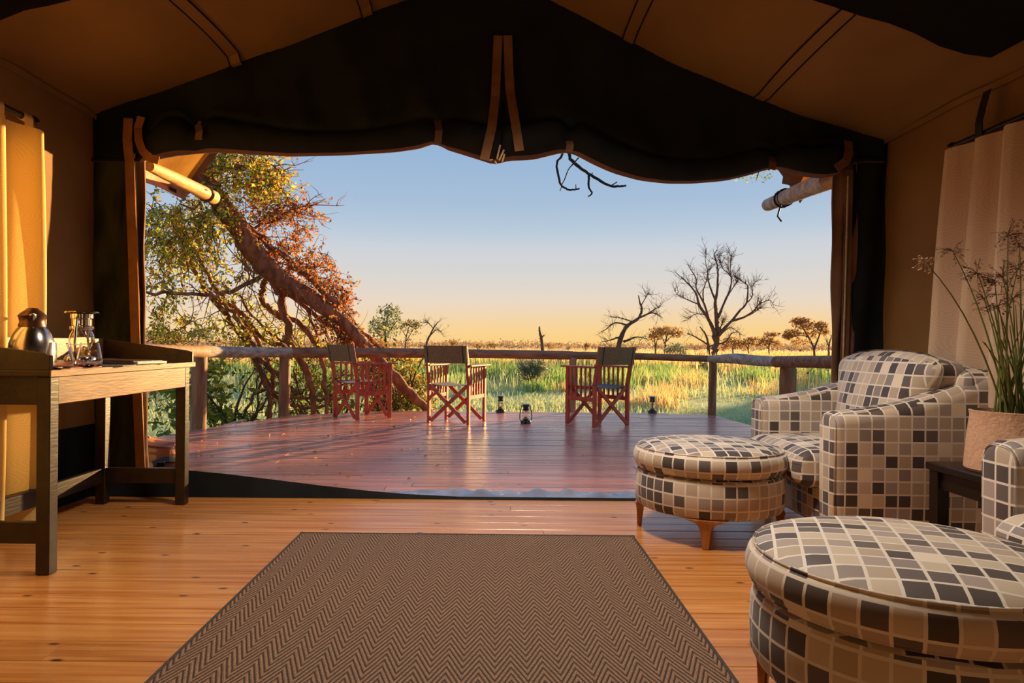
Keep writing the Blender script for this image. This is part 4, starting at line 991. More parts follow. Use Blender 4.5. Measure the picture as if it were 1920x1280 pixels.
def twigs(m, Q, rn, num, L, r, lev=1, up=.3, spread=1.0, start=.3, n=4, ends=None):
    """thin side shoots off a limb, branching again"""
    for _ in range(num):
        i = rn.randint(int(start*(len(Q)-2)), len(Q)-2); p = Q[i]; d = (Q[i+1]-Q[i]).normalized()
        e = (d*.8+Vector((rn.gauss(0, 1), rn.gauss(0, 1), rn.gauss(0, 1)))*.6*spread+Vector((0, 0, up))).normalized()
        l = L*rn.uniform(.5, 1.2); P = [p]; dd = e
        for k in range(4):
            dd = (dd+Vector((rn.gauss(0, .22), rn.gauss(0, .22), rn.gauss(0, .22)+up*.08))).normalized(); P.append(P[-1]+dd*l/4)
        m.tube(P, [r, r*.8, r*.6, r*.45, r*.25], n, False)
        if ends is not None: ends.append(P)
        if lev > 0: twigs(m, P, rn, 3, l*.6, r*.55, lev-1, up, spread, .2, max(3, n-1), ends)

# ---- the leaning vine-covered tree beyond the left end of the deck
TO = fl(815, 790, GZ); TO.y = 9.6; TO.x = at(800, 700, 9.6).x; TO.z = GZ
tree = thing('leaning_tree', 'big leaning tree hung with vines and autumn leaves, behind the left railing', 'tree', TO)
tr_ = random.Random(11)
def TP(pts, Y0, Y1): return pix(pts, Y0, Y1, TO)
m = MB(); P = TP([(330, 250), (372, 320), (410, 377), (445, 425), (468, 462), (500, 502), (535, 527), (586, 562), (647, 607), (690, 655), (732, 700), (767, 738), (800, 768), (850, 815)], 8.0, 9.6)
P[-1].z = -.1
limbR = [.16, .17, .18, .20, .21, .205, .185, .16, .14, .125, .12, .11, .10, .10]
Q = smooth_pts(P, 4); rad = np.interp(np.linspace(0, 13, len(Q)), range(14), limbR)
m.tube([q+Vector((0, tr_.gauss(0, .012), tr_.gauss(0, .012))) for q in Q], [r*.64*(1+tr_.uniform(-.1, .1)) for r in rad], 12); m.build('trunk', BARK, tree, True, angle=0)
trunkQ = Q; LB = []
def tlimb(pts, Y0, Y1, r0, r1, name='branch', tw=6, twL=.45, n=8):
    m = MB(); Q = limb(m, TP(pts, Y0, Y1), r0*.72, r1*.72, n, .012, tr_, 5); twigs(m, Q, tr_, tw, twL, .009, 1, .0); m.build(name, BARK, tree, True, angle=0); LB.append(Q)
tlimb([(530, 508), (580, 545), (647, 597), (700, 640), (724, 668)], 9.1, 9.3, .05, .035)
tlimb([(515, 533), (580, 580), (638, 627), (670, 655)], 9.0, 9.2, .05, .03)
tlimb([(440, 400), (480, 440), (530, 480), (590, 530), (640, 575)], 8.5, 8.9, .07, .04, tw=14)
tlimb([(498, 505), (507, 518), (522, 545), (539, 605), (543, 644), (561, 665), (578, 700), (586, 743), (590, 800)], 8.95, 9.2, .085, .055)
tlimb([(505, 515), (496, 535), (492, 566), (518, 588), (561, 607), (595, 648), (604, 682), (612, 751), (614, 800)], 9.05, 9.3, .06, .04)
tlimb([(560, 540), (575, 580), (590, 620), (600, 655)], 9.1, 9.2, .03, .02)
tlimb([(520, 500), (483, 523), (432, 545), (402, 554), (350, 552), (277, 549), (220, 548)], 8.8, 7.6, .045, .022, tw=8)
tlimb([(322, 400), (337, 429), (363, 498), (389, 545), (423, 571), (453, 609), (475, 648), (492, 678), (518, 700), (540, 740)], 8.6, 9.2, .04, .045, tw=10)
tlimb([(335, 420), (346, 442), (385, 506), (415, 554), (462, 597), (500, 640), (535, 650), (575, 690)], 8.8, 9.3, .035, .04, tw=8)
tlimb([(320, 395), (329, 429), (346, 476), (352, 508)], 8.4, 8.5, .025, .02, tw=5)
tlimb([(395, 555), (430, 600), (460, 640), (470, 660), (492, 708), (505, 747), (503, 790)], 8.9, 9.2, .05, .05, tw=8)
tlimb([(448, 552), (483, 601), (535, 644), (560, 660)], 9.0, 9.2, .025, .02)
tlimb([(435, 560), (470, 620), (505, 680), (512, 720), (500, 780)], 9.2, 9.3, .035, .04)
tlimb([(492, 700), (520, 745), (570, 765), (610, 760)], 9.2, 9.5, .04, .03, tw=10)
tlimb([(470, 750), (500, 730), (540, 742), (600, 750), (640, 745)], 9.1, 9.4, .025, .03, tw=8)
tlimb([(385, 330), (430, 310), (480, 320), (520, 345), (545, 380)], 8.2, 8.5, .05, .015, tw=14)
tlimb([(470, 430), (520, 410), (560, 390), (585, 385)], 8.6, 8.7, .03, .008, tw=10)
tlimb([(380, 320), (420, 290), (460, 280), (500, 300), (530, 325)], 8.0, 8.3, .04, .01, tw=14)
tlimb([(277, 640), (330, 620), (365, 600), (400, 592)], 8.0, 8.8, .012, .006, tw=4)
tlimb([(277, 712), (330, 740), (380, 750)], 8.2, 8.9, .02, .012, tw=8)
for _ in range(34):                                        # loose hanging vines
    i = tr_.randint(8, len(trunkQ)-14); p = trunkQ[i]+Vector((tr_.gauss(0, .1), tr_.gauss(0, .1), 0)); m = MB() if _ % 17 == 0 else m
    d = Vector((tr_.uniform(-.2, .75), tr_.uniform(-.25, .25), -tr_.uniform(.5, 1.5))); q = p+d*tr_.uniform(.5, 1.0)
    P = [p, p.lerp(q, .35)+Vector((tr_.gauss(0, .1), 0, -.1)), p.lerp(q, .7)+Vector((tr_.gauss(0, .1), 0, -.08)), q]
    limb(m, P, .008, .005, 4, .006, tr_, 3)
    if _ % 17 == 16: m.build('vine', BARK, tree, True)
def spray(lv, m, c, rn, L, n, size, droop):
    d = Vector((rn.gauss(0, 1), rn.gauss(0, .8), rn.gauss(0, .7)-droop)).normalized(); P = [c]
    for k in range(5): d = (d+Vector((rn.gauss(0, .2), rn.gauss(0, .2), -.08*droop))).normalized(); P.append(P[-1]+d*L/5)
    m.tube(P, [.0045, .004, .003, .0025, .002, .0015], 3, False)
    for k in range(n):
        u = rn.uniform(.1, 1.0)*4.99; i = int(u); p = P[i].lerp(P[i+1], u-i)
        q = (d*.5+Vector((rn.gauss(0, 1), rn.gauss(0, 1), rn.gauss(0, 1)-.4*droop))).normalized()
        s = size*rn.uniform(.6, 1.25); lv.leaf(p+q*.012, q*s, s*.27, rn)
def foliage(regions, parent, o, mt, rn, size=.075, L=.45, name='foliage', dens=1.0):
    lv = Leaves(); m = MB()
    for (x, y, rx, ry, Y, dY, num, droop) in regions:
        for _ in range(int(num*dens)):
            while True:
                a, b = rn.uniform(-1, 1), rn.uniform(-1, 1)
                if a*a+b*b < 1: break
            spray(lv, m, at(x+a*rx, y+b*ry, Y+rn.uniform(-dY, dY))-o, rn, L*rn.uniform(.6, 1.2), rn.randint(9, 16), size, droop)
    lv.build(name, mt, parent); m.build('twigs', TWIG if mt is not L_BUSH else BARKD, parent)['kind'] = 'stuff'
foliage([(455, 330, 75, 50, 8.4, .5, 70, .2), (430, 300, 50, 25, 8.0, .3, 26, .2), (500, 330, 40, 35, 8.4, .3, 22, .2), (345, 425, 70, 50, 8.3, .6, 70, .7), (390, 400, 45, 40, 8.2, .4, 36, .4), (320, 480, 45, 55, 8.3, .5, 30, .9),
         (420, 480, 45, 60, 8.7, .4, 26, .6), (300, 560, 26, 60, 7.8, .4, 16, 1.0), (380, 620, 70, 45, 8.6, .5, 20, .7), (470, 600, 40, 50, 9.0, .4, 20, .7), (300, 640, 25, 30, 7.6, .3, 6, .8), (560, 620, 60, 40, 9.4, .3, 22, .6), (285, 400, 20, 30, 7.6, .3, 14, .8)], tree, TO, L_GREEN, tr_, .056, .40, dens=2.3)
foliage([(530, 430, 50, 50, 8.8, .4, 40, .4), (560, 395, 28, 22, 8.7, .2, 14, .1), (590, 510, 42, 50, 9.0, .4, 46, .5), (625, 570, 28, 50, 9.1, .3, 40, .7), (550, 480, 40, 40, 9.0, .3, 22, .5), (500, 390, 40, 35, 8.6, .3, 22, .3)], tree, TO, L_ORANGE, tr_, .054, .36, 'autumn_foliage', 2.0)
foliage([(652, 610, 13, 32, 9.1, .12, 40, 1.6), (640, 560, 16, 22, 9.1, .15, 18, 1.4), (690, 640, 22, 14, 9.2, .15, 14, .9)], tree, TO, L_ORANGE, tr_, .045, .22, 'dry_creeper', 1.6)

# ---- shrubs round the deck
def shrub(label, cx, base_px, Y, regions, mt, seed, size=.075, L=.4, ns=6, hgt=1.0, name='shrub', bark=BARKD):
    p = at(cx, base_px, Y); p.z = GZ; t = thing(name, label, 'shrub', p); rn = random.Random(seed)
    m = MB()
    for k in range(ns):
        a = rn.uniform(0, 2*PI); q = Vector((math.cos(a)*.5*hgt, math.sin(a)*.3*hgt, hgt*rn.uniform(.8, 1.2)))
        Q = limb(m, [Vector((0, 0, -.05)), q*.4+Vector((rn.gauss(0, .08), 0, .05)), q*.75+Vector((rn.gauss(0, .1), 0, 0)), q], .025*hgt, .008, 5, .01, rn, 4); twigs(m, Q, rn, 6, .35*hgt, .007, 1, .2)
    m.build('stems', bark, t, True)['kind'] = 'stuff'
    foliage(regions, t, p, mt, rn, size, L); return t
shrub('green leafy shrub under the railing at far left', 430, 790, 8.6, [(400, 745, 40, 45, 8.4, .3, 34, .3), (330, 725, 45, 30, 8.0, .3, 26, .5), (440, 790, 45, 18, 8.8, .2, 20, .2), (310, 770, 30, 30, 7.9, .2, 10, .8), (395, 690, 30, 20, 8.3, .2, 10, .3)], L_BUSH, 21, .095, .4)
shrub('tangled shadowy shrub behind the railing under the leaning trunk', 590, 790, 9.9, [(540, 760, 60, 28, 9.8, .2, 30, .3), (590, 710, 55, 45, 10.1, .3, 50, .4), (520, 700, 30, 30, 9.9, .2, 14, .4), (640, 750, 40, 30, 10, .2, 22, .3)], L_BUSH, 22, .08, .4, 9)
shrub('sunlit yellow-green shrub behind the two left chairs', 740, 780, 10.4, [(740, 715, 50, 40, 10.4, .3, 80, .3), (780, 740, 30, 35, 10.5, .2, 40, .3), (700, 680, 35, 30, 10.4, .2, 40, .3), (720, 755, 40, 20, 10.3, .2, 36, .2), (735, 668, 35, 14, 10.6, .2, 16, .2), (690, 660, 30, 14, 10.5, .2, 14, .2)], leafmat('sunlit_shrub_leaves', [(176, 158, 60), (140, 138, 58), (206, 180, 80), (108, 112, 48), (180, 130, 70)]), 23, .08, .4, 9)
shrub('grey-green bushy little tree in the reeds between middle and right chairs', 998, 728, 21.5, [(998, 686, 22, 11, 21.5, .35, 110, .0), (988, 699, 13, 14, 21.5, .25, 44, .2), (1012, 692, 14, 11, 21.5, .25, 40, .1)], L_GREY, 24, .075, .28, 5, 1.0, 'small_tree', BARKG)
shrub('dark green bush behind the right railing post', 1318, 705, 34, [(1316, 692, 14, 10, 34, .4, 60, 0), (1326, 700, 10, 8, 34, .3, 20, 0)], L_GREY, 25, .14, .4, 4, 1.0)

# ---- bare trees
def bare_tree(name, label, base_px, Y, limbs, mt, seed, tw=10, twL=1.0, twr=.02, lev=1, up=.3, group=None, fuzz=1.0, thin=1.0):
    o = at(base_px[0], base_px[1], Y); o.z = GZ; t = thing(name, label, 'tree', o, 0, group); rn = random.Random(seed)
    for i, (pts, r0, r1, dy) in enumerate(limbs):
        m = MB(); P = pix(pts, Y, Y+dy, o)
        if i == 0 and name != 'twig_branch': P[0].z = -.15
        Q = limb(m, P, r0*thin, r1*thin, 7 if i else 10, r1*.3, rn, 5)
        if tw: twigs(m, Q, rn, int(tw*(.4 if i == 0 else 1)), twL, twr, lev, up, fuzz, .35)
        m.build('trunk' if i == 0 else 'branch', mt, t, True)
    return t
z = lambda L_: [(1240+a*.1875, 450+b*.1875) for a, b in L_]
BIG = [(z([(525, 1200), (535, 1060), (545, 960), (560, 880)]), 1.15*.36*.9, .30, 0), (z([(548, 960), (500, 850), (450, 760), (380, 650), (350, 540), (290, 460), (210, 380), (160, 340)]), .26, .03, -2),
       (z([(470, 775), (430, 640), (390, 560), (350, 480), (345, 380), (290, 290), (265, 235)]), .16, .03, 2), (z([(370, 640), (270, 600), (170, 550), (130, 500)]), .09, .02, -1.5), (z([(445, 748), (340, 740), (270, 795)]), .07, .02, 1),
       (z([(558, 890), (550, 740), (540, 620), (560, 500), (565, 380), (560, 250), (530, 150), (560, 100)]), .28, .03, 0), (z([(545, 610), (500, 500), (470, 400), (465, 320), (440, 200), (450, 80)]), .15, .02, 2),
       (z([(420, 620), (420, 500), (455, 400), (470, 320), (510, 220)]), .10, .02, -2), (z([(570, 770), (640, 600), (690, 480), (700, 380), (670, 280), (670, 170)]), .17, .02, 1.5), (z([(655, 570), (740, 440), (760, 400), (735, 330)]), .08, .02, -1),
       (z([(690, 345), (620, 290), (580, 200), (600, 130)]), .07, .02, 1), (z([(700, 390), (690, 250), (705, 160)]), .06, .02, -1), (z([(560, 960), (640, 870), (710, 800), (780, 710), (850, 630), (865, 500), (850, 440), (770, 390), (720, 340)]), .22, .025, 0),
       (z([(852, 630), (910, 560), (915, 450), (980, 400)]), .08, .02, 1), (z([(700, 810), (850, 760), (940, 690), (980, 640), (1080, 600), (1115, 645)]), .15, .025, -1.5), (z([(880, 750), (960, 700), (985, 680)]), .08, .02, 0), (z([(593, 880), (606, 840), (620, 795)]), .09, .05, 0)]
bare_tree('bare_tree', 'tall bare dead tree with wide spreading branches right of the right chair', (1339, 672), 58, BIG, BARKD, 31, 17, 1.2, .024, 1, .3, thin=.72)
z3 = lambda L_: [(1000+a/3, 440+b/3) for a, b in L_]
bare_tree('bare_tree', 'bare leaning tree rising behind the right chair', (1158, 665), 45, [(z3([(470, 690), (480, 630), (500, 560), (530, 510), (590, 470), (610, 420), (600, 380), (590, 340)]), .22, .03, 0), (z3([(535, 510), (460, 495), (410, 530), (380, 545)]), .07, .015, 1),
          (z3([(500, 570), (440, 590), (400, 600)]), .07, .02, -1), (z3([(600, 465), (660, 440), (700, 450), (730, 470)]), .07, .015, 1), (z3([(510, 600), (540, 590), (580, 575), (640, 585)]), .10, .02, -1), (z3([(560, 490), (500, 470), (430, 460)]), .05, .012, 0), (z3([(605, 400), (640, 340), (650, 330)]), .04, .012, 0), (z3([(620, 460), (680, 420), (710, 410)]), .05, .012, 0)], BARKD, 32, 12, .9, .018, 1, .2, None, 1.3)
bare_tree('bare_tree', 'thin bare sapling leaning right at left of the middle chair', (797, 660), 40, [([(796, 665), (800, 645), (808, 625), (816, 610), (822, 603)], .09, .02, 0), ([(806, 630), (818, 618), (828, 622)], .04, .012, 0), ([(812, 615), (804, 606), (800, 603)], .03, .01, 0)], BARKD, 33, 16, .6, .013, 1, .2, None, 1.5)
bare_tree('dead_stump', 'slender dead stump sticking up on the horizon between middle and right chairs', (1017, 660), 50, [([(1017, 665), (1016, 640), (1012, 622), (1011, 612)], .16, .05, 0), ([(1015, 634), (1020, 628)], .06, .03, 0)], BARKD, 34, 5, .5, .015, 0)
bare_tree('bare_tree', 'small bare tree half hidden behind the tall dead tree', (1332, 668), 70, [([(1330, 672), (1328, 645), (1322, 625), (1312, 612)], .18, .05, 0), ([(1326, 645), (1305, 632), (1288, 624)], .10, .03, 0), ([(1328, 650), (1360, 640), (1372, 625), (1385, 622)], .10, .03, 0), ([(1340, 640), (1365, 615), (1378, 618), (1390, 628)], .08, .02, 0)], BARKD, 35, 12, 1.1, .022, 1, .1)
bare_tree('bare_sapling', 'bare dead sapling at the right jamb', (1552, 672), 46, [([(1553, 676), (1554, 655), (1556, 640), (1560, 628)], .08, .02, 0), ([(1554, 650), (1549, 636)], .04, .015, 0)], BARKD, 36, 8, .5, .014, 1)
bare_tree('dry_shrub', 'grey leafless shrub in the grass just left of the right jamb', (1540, 712), 30, [([(1540, 716), (1538, 700), (1535, 690)], .05, .015, 0), ([(1542, 716), (1550, 698), (1556, 684)], .05, .012, .5), ([(1538, 716), (1524, 704), (1512, 698)], .04, .012, -.5)], BARKG, 37, 26, .7, .012, 1, .2, None, 1.4)
bare_tree('dry_shrub', 'small grey dead shrub in the grass between right post and tall post', (1430, 718), 27, [([(1432, 722), (1433, 710), (1434, 698)], .06, .02, 0), ([(1427, 722), (1425, 710), (1423, 702)], .05, .02, .3), ([(1434, 716), (1442, 710), (1447, 708)], .03, .01, 0)], BARKG, 38, 8, .35, .012, 1, .2)
OB = [([(345, 270), (420, 130), (640, 0), (900, -40), (1180, 20), (1340, 120), (1425, 250), (1442, 318)], 8.0, 7.0, .05, .012), ([(1180, 20), (1110, 150), (1072, 250), (1068, 292), (1085, 312), (1108, 328), (1140, 347), (1158, 349), (1174, 348)], 7.1, 7.0, .026, .010),
      ([(1085, 210), (1060, 245), (1054, 290), (1044, 306), (1050, 342), (1064, 355), (1080, 355), (1086, 353)], 7.0, 7.0, .016, .008), ([(1104, 326), (1104, 350), (1110, 362), (1103, 368)], 7, 7, .014, .007), ([(1085, 296), (1068, 315), (1055, 345), (1050, 358)], 7, 7, .008, .004),
      ([(1147, 348), (1157, 341)], 7, 7, .008, .005), ([(1108, 330), (1111, 324)], 7, 7, .008, .005), ([(1080, 354), (1080, 346)], 7, 7, .006, .004), ([(1415, 240), (1400, 310), (1385, 335)], 7, 7, .01, .004), ([(1425, 260), (1425, 310), (1418, 335)], 7, 7, .01, .004)]
m = MB()
for pts, Y0, Y1, r0, r1 in OB: limb(m, TP(pts, Y0, Y1), r0, r1, 7, .002, tr_, 5)
m.build('overhanging_branch', TWIG, tree, True, label='bare dark twigs hanging below the canvas right of the centre straps')
lv = Leaves()
for x, y in ((1383, 336), (1392, 332), (1400, 334), (1409, 328), (1416, 336), (1424, 330), (1436, 322), (1444, 328), (1448, 320), (1440, 334), (1432, 338)):
    for _ in range(5): q = Vector((tr_.gauss(0, 1), tr_.gauss(0, 1), tr_.gauss(0, 1))).normalized()*.035; lv.leaf(at(x+tr_.gauss(0, 3), y+tr_.gauss(0, 3), 7.0)-TO, q, .010, tr_)
lv.build('hanging_leaves', L_BUSH, tree)

# ---- leafy trees on the plain
def crown_tree(label, base_px, Y, trunks, blobs, leaf, seed, size, mt=BARKD, dens=1.0, name='distant_tree', group=None):
    o = at(base_px[0], base_px[1], Y); o.z = GZ; t = thing(name, label, 'tree', o, 0, group); rn = random.Random(seed); u_ = Y/F
    m = MB()
    for i, (pts, w) in enumerate(trunks):
        P = pix(pts, Y, Y, o)
        if i == 0: P[0].z = -.1
        Q = limb(m, P, w*u_/2, w*u_/5, 6, 0, rn, 4); twigs(m, Q, rn, 5, 12*u_, u_*.5, 1, .3)
    m.build('trunk', mt, t, True)
    lv = Leaves()
    for (x, y, rx, ry, num) in blobs:
        c = at(x, y, Y)-o
        for _ in range(int(num*dens)):
            d = Vector((rn.gauss(0, 1), rn.gauss(0, 1), rn.gauss(0, 1))).normalized()*rn.random()**.4
            p = c+Vector((d.x*rx*u_, d.y*rx*u_, d.z*ry*u_)); q = Vector((rn.gauss(0, 1), rn.gauss(0, 1), rn.gauss(0, 1))).normalized()*size*u_*rn.uniform(.6, 1.3)
            lv.leaf(p, q, q.length*.35, rn)
    lv.build('crown', leaf, t); return t
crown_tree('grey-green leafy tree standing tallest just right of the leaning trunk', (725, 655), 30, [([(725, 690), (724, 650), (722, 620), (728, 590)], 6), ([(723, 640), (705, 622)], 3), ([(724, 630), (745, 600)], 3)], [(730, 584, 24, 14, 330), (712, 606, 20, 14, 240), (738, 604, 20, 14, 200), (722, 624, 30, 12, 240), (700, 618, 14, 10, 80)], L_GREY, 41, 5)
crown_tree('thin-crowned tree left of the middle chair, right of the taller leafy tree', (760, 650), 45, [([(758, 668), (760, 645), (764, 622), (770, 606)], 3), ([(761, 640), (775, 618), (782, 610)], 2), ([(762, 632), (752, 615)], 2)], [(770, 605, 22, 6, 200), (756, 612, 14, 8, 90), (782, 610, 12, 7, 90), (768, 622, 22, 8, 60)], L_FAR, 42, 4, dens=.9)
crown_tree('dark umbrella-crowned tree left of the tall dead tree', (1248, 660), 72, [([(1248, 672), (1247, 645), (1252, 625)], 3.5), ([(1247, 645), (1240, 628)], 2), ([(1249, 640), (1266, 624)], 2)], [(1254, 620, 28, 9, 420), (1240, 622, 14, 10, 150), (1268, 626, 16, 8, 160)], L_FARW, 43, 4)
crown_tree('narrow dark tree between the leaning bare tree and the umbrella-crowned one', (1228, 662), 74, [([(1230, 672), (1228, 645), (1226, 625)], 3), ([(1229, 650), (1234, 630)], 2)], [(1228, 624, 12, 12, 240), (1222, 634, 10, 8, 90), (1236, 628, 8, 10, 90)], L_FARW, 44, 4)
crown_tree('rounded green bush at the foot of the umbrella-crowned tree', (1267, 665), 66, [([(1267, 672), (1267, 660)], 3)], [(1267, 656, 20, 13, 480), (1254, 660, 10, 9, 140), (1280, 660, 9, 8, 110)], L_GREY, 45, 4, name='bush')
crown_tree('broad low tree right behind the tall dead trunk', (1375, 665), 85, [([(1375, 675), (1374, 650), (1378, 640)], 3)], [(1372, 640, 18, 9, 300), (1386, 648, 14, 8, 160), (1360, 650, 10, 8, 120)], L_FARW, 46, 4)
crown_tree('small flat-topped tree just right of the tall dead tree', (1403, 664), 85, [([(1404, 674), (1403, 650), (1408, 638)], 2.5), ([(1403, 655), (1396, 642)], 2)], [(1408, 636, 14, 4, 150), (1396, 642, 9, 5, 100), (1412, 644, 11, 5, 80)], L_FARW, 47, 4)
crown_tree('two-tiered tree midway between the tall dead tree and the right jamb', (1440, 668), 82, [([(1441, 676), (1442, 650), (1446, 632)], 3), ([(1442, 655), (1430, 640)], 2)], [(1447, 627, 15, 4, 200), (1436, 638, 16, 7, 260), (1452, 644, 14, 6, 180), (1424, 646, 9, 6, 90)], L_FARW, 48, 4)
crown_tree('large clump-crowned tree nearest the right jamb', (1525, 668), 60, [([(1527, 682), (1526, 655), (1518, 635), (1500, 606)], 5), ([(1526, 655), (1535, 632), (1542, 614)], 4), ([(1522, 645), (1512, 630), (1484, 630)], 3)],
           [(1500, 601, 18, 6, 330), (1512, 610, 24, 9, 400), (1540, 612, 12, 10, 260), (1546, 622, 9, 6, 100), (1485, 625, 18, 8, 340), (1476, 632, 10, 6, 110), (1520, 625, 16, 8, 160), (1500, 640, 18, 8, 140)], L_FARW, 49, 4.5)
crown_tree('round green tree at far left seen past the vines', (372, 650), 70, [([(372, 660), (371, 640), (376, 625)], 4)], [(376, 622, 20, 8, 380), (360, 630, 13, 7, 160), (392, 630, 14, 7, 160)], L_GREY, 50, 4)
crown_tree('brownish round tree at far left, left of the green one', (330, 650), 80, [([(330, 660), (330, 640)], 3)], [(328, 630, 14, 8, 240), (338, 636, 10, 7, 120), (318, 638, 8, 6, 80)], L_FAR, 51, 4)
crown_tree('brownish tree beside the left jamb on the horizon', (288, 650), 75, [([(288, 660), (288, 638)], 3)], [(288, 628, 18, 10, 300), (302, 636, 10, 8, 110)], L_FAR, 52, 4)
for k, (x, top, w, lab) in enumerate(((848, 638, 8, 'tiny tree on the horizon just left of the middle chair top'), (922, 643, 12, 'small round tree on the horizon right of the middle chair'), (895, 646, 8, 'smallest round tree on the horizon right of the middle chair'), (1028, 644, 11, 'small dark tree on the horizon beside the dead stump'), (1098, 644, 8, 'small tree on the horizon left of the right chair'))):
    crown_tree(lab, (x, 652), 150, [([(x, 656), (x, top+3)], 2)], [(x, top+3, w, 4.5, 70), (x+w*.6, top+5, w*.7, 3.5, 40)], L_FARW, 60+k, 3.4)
# treeline on the horizon, low scrub and bushes nobody could count
lv = Leaves(); rn = random.Random(70)
for _ in range(2200):
    a = rn.uniform(-.75, .75); Y = rn.uniform(190, 480); h = rn.uniform(.8, 3.2)*(1.4 if rn.random() < .12 else 1); w = h*rn.uniform(.6, 1.6)
    for k in range(16):
        d = Vector((rn.gauss(0, 1), rn.gauss(0, 1), rn.gauss(0, 1))).normalized()*rn.random()**.4; q = Vector((rn.gauss(0, 1), 0, rn.gauss(0, 1))).normalized()*rn.uniform(.35, .8)
        lv.leaf(Vector((a*Y+d.x*w*.5, Y+d.y*w*.5, GZ+h*.55+d.z*h*.45)), q, q.length*.4, rn)
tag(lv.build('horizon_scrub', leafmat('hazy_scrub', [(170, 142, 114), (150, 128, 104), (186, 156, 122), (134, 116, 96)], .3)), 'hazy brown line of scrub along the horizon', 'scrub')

# ---- grasses
def blades(name, label, mt, clumps, n, hh, ww, seed, lean=.25, rad=.4):
    g = np.random.default_rng(seed); C = np.array(clumps); idx = g.integers(0, len(C), n); c = C[idx]
    r = rad*c[:, 2]; x = c[:, 0]+g.normal(0, 1, n)*r; y = c[:, 1]+g.normal(0, 1, n)*r
    h = g.uniform(hh[0], hh[1], n)*c[:, 2]; w = g.uniform(ww[0], ww[1], n); th = g.uniform(0, PI, n); la = g.uniform(0, 2*PI, n); ln = g.uniform(0, lean, n)*h
    dx, dy = np.cos(th)*w/2, np.sin(th)*w/2; lx, ly = np.cos(la)*ln, np.sin(la)*ln; z0 = np.full(n, GZ-.03)
    V = np.stack([np.stack([x-dx, y-dy, z0], 1), np.stack([x+dx, y+dy, z0], 1), np.stack([x+dx*.8+lx*.35, y+dy*.8+ly*.35, z0+h*.6], 1), np.stack([x-dx*.8+lx*.35, y-dy*.8+ly*.35, z0+h*.6], 1), np.stack([x+lx, y+ly, z0+h], 1)], 1).reshape(-1, 3)
    b = np.arange(n)*5; me = bpy.data.meshes.new(name); me.vertices.add(5*n); me.vertices.foreach_set('co', V.astype(np.float32).ravel())
    loops = np.stack([b, b+1, b+2, b+3, b+3, b+2, b+4], 1).ravel(); me.loops.add(7*n); me.loops.foreach_set('vertex_index', loops.astype(np.int32))
    st = np.stack([np.arange(n)*7, np.arange(n)*7+4], 1).ravel(); me.polygons.add(2*n); me.polygons.foreach_set('loop_start', st.astype(np.int32))
    me.update(calc_edges=True); me.validate(); me.materials.append(mt); o = bpy.data.objects.new(name, me); COL.objects.link(o); return tag(o, label, 'grass', None, 'stuff')
def clumps(rn, num, y0, y1, t0=-.62, t1=.62, s=(.7, 1.3), pw=1.0):
    out = []
    for _ in range(num): Y = y0+(y1-y0)*rn.random()**pw; out.append((rn.uniform(t0, t1)*Y, Y, rn.uniform(*s)))
    return out
rg = random.Random(80)
cg = clumps(rg, 150, 19, 46, -.30, .25, (.5, 1.1), .8)+clumps(rg, 60, 24, 48, .2, .6, (.5, 1.0))+clumps(rg, 50, 20, 42, -.6, -.28, (.6, 1.1))
blades('green_reeds', 'bright green reeds growing across the middle of the floodplain', G_GREEN, cg, 26000, (.35, .85), (.018, .034), 81)
blades('dark_reeds', 'darker green reed clumps among the bright reeds', G_DARK, clumps(rg, 26, 22, 44, -.1, .3, (.7, 1.1))+clumps(rg, 10, 24, 40, -.5, .5, (.6, 1)), 8000, (.4, .85), (.02, .036), 82)
blades('dry_grass', 'golden dry grass filling the plain out to the horizon', G_GOLD, clumps(rg, 760, 34, 130, -.7, .7, (.8, 1.5), 1.5), 28000, (.35, .8), (.05, .12), 83, .3, .9)
blades('golden_tufts', 'scattered golden tufts of grass near the deck', G_GOLD, clumps(rg, 9, 15, 30, -.05, .5, (.5, .8))+[(fl(1245, 765, GZ).x, fl(1245, 765, GZ).y, .7), (fl(1232, 758, GZ).x, fl(1232, 758, GZ).y, .7)]+clumps(rg, 14, 20, 36, .2, .5, (.6, 1.0)), 3000, (.3, .8), (.012, .022), 84, .6, .32)
blades('pale_grass', 'short pale grass at the foot of the deck', G_PALE, clumps(rg, 330, 9.6, 26, -.62, .62, (.6, 1.2)), 30000, (.05, .2), (.012, .024), 85, .8, .6)
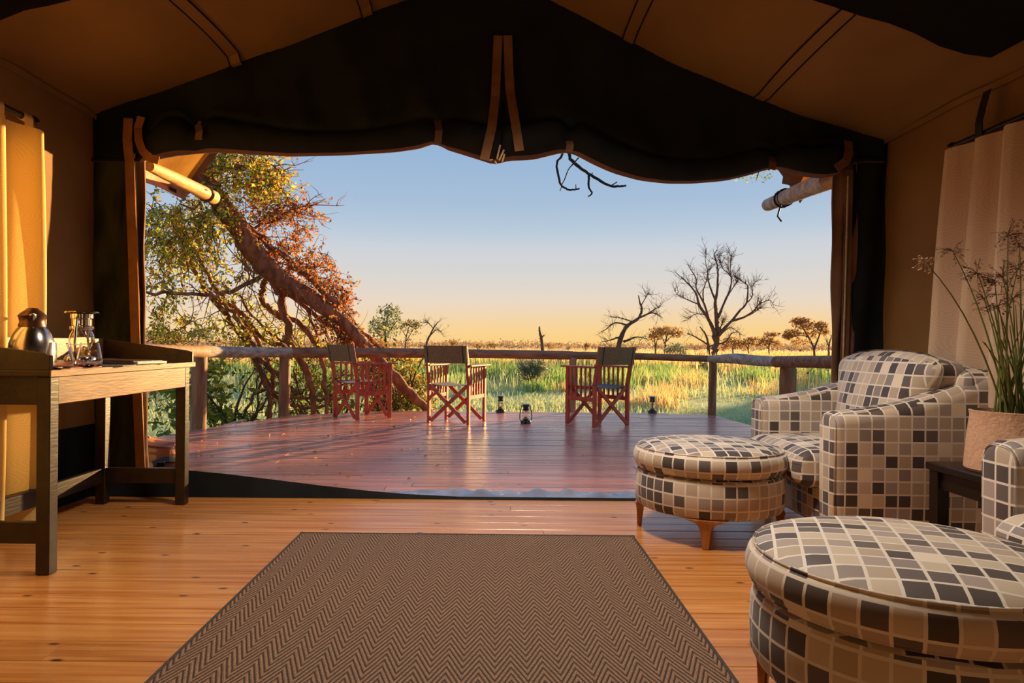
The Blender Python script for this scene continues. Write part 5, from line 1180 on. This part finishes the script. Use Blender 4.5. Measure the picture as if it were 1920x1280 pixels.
blades('pale_meadow', 'pale grass among the reeds', G_PALE, clumps(rg, 260, 18, 50, -.62, .62, (.7, 1.3)), 13000, (.2, .55), (.018, .036), 86, .5, .8)
# a few leaves blown onto the deck
lv = Leaves(); rn = random.Random(90)
for _ in range(170):
    x = -3.0+2.6*rn.random()**1.6; y = rn.uniform(4.3, 8.3); c = clipx(y)
    if c[0]+.1 < x < c[1]: a = rn.uniform(0, 2*PI); lv.leaf(Vector((x, y, DZ+.006)), Vector((math.cos(a), math.sin(a), .1))*rn.uniform(.02, .05), .009, rn)
tag(lv.build('leaf_litter', LITTER), 'dry leaf litter scattered over the left side of the deck', 'leaves')

# unseen trees added right of the view to keep low sun off the floor
for k, (s_, dist, hh, ww) in enumerate(((-1.4, 58, 9.5, 3.6), (5.6, 62, 9.8, 3.8), (12.5, 57, 9.0, 4.0))):
    o = Vector((math.sin(SUN_AZ)*dist+math.cos(SUN_AZ)*s_, math.cos(SUN_AZ)*dist-math.sin(SUN_AZ)*s_, GZ)); rn = random.Random(300+k)
    t = thing('sun_block_tree', ('unseen tree added to block the low sun, leftmost of three', 'unseen tree added to block the low sun, middle of three', 'unseen tree added to block the low sun, rightmost of three')[k], 'tree', o, 0)
    m = MB(); Q = limb(m, [Vector((0, 0, -.1)), Vector((.1, 0, 1.2)), Vector((-.1, .1, 3.0)), Vector((.2, 0, 4.5))], .22, .08, 8, .02, rn); twigs(m, Q, rn, 14, 1.6, .05, 1, .2); m.build('trunk', BARKD, t, True)
    lv = Leaves()
    for _ in range(8000):
        d = Vector((rn.gauss(0, 1), rn.gauss(0, 1), rn.gauss(0, 1))).normalized()*rn.random()**.4; d *= 1.0+.05*math.sin(4*math.atan2(d.y, d.x)+k)*math.sin(5*d.z+k)+.05*math.sin(9*d.x+7*d.z)
        q = Vector((rn.gauss(0, 1), rn.gauss(0, 1), rn.gauss(0, 1))).normalized()*rn.uniform(.2, .4); lv.leaf(Vector((d.x*ww, d.y*ww*.8, hh*.55+d.z*hh*.45)), q, q.length*.35, rn)
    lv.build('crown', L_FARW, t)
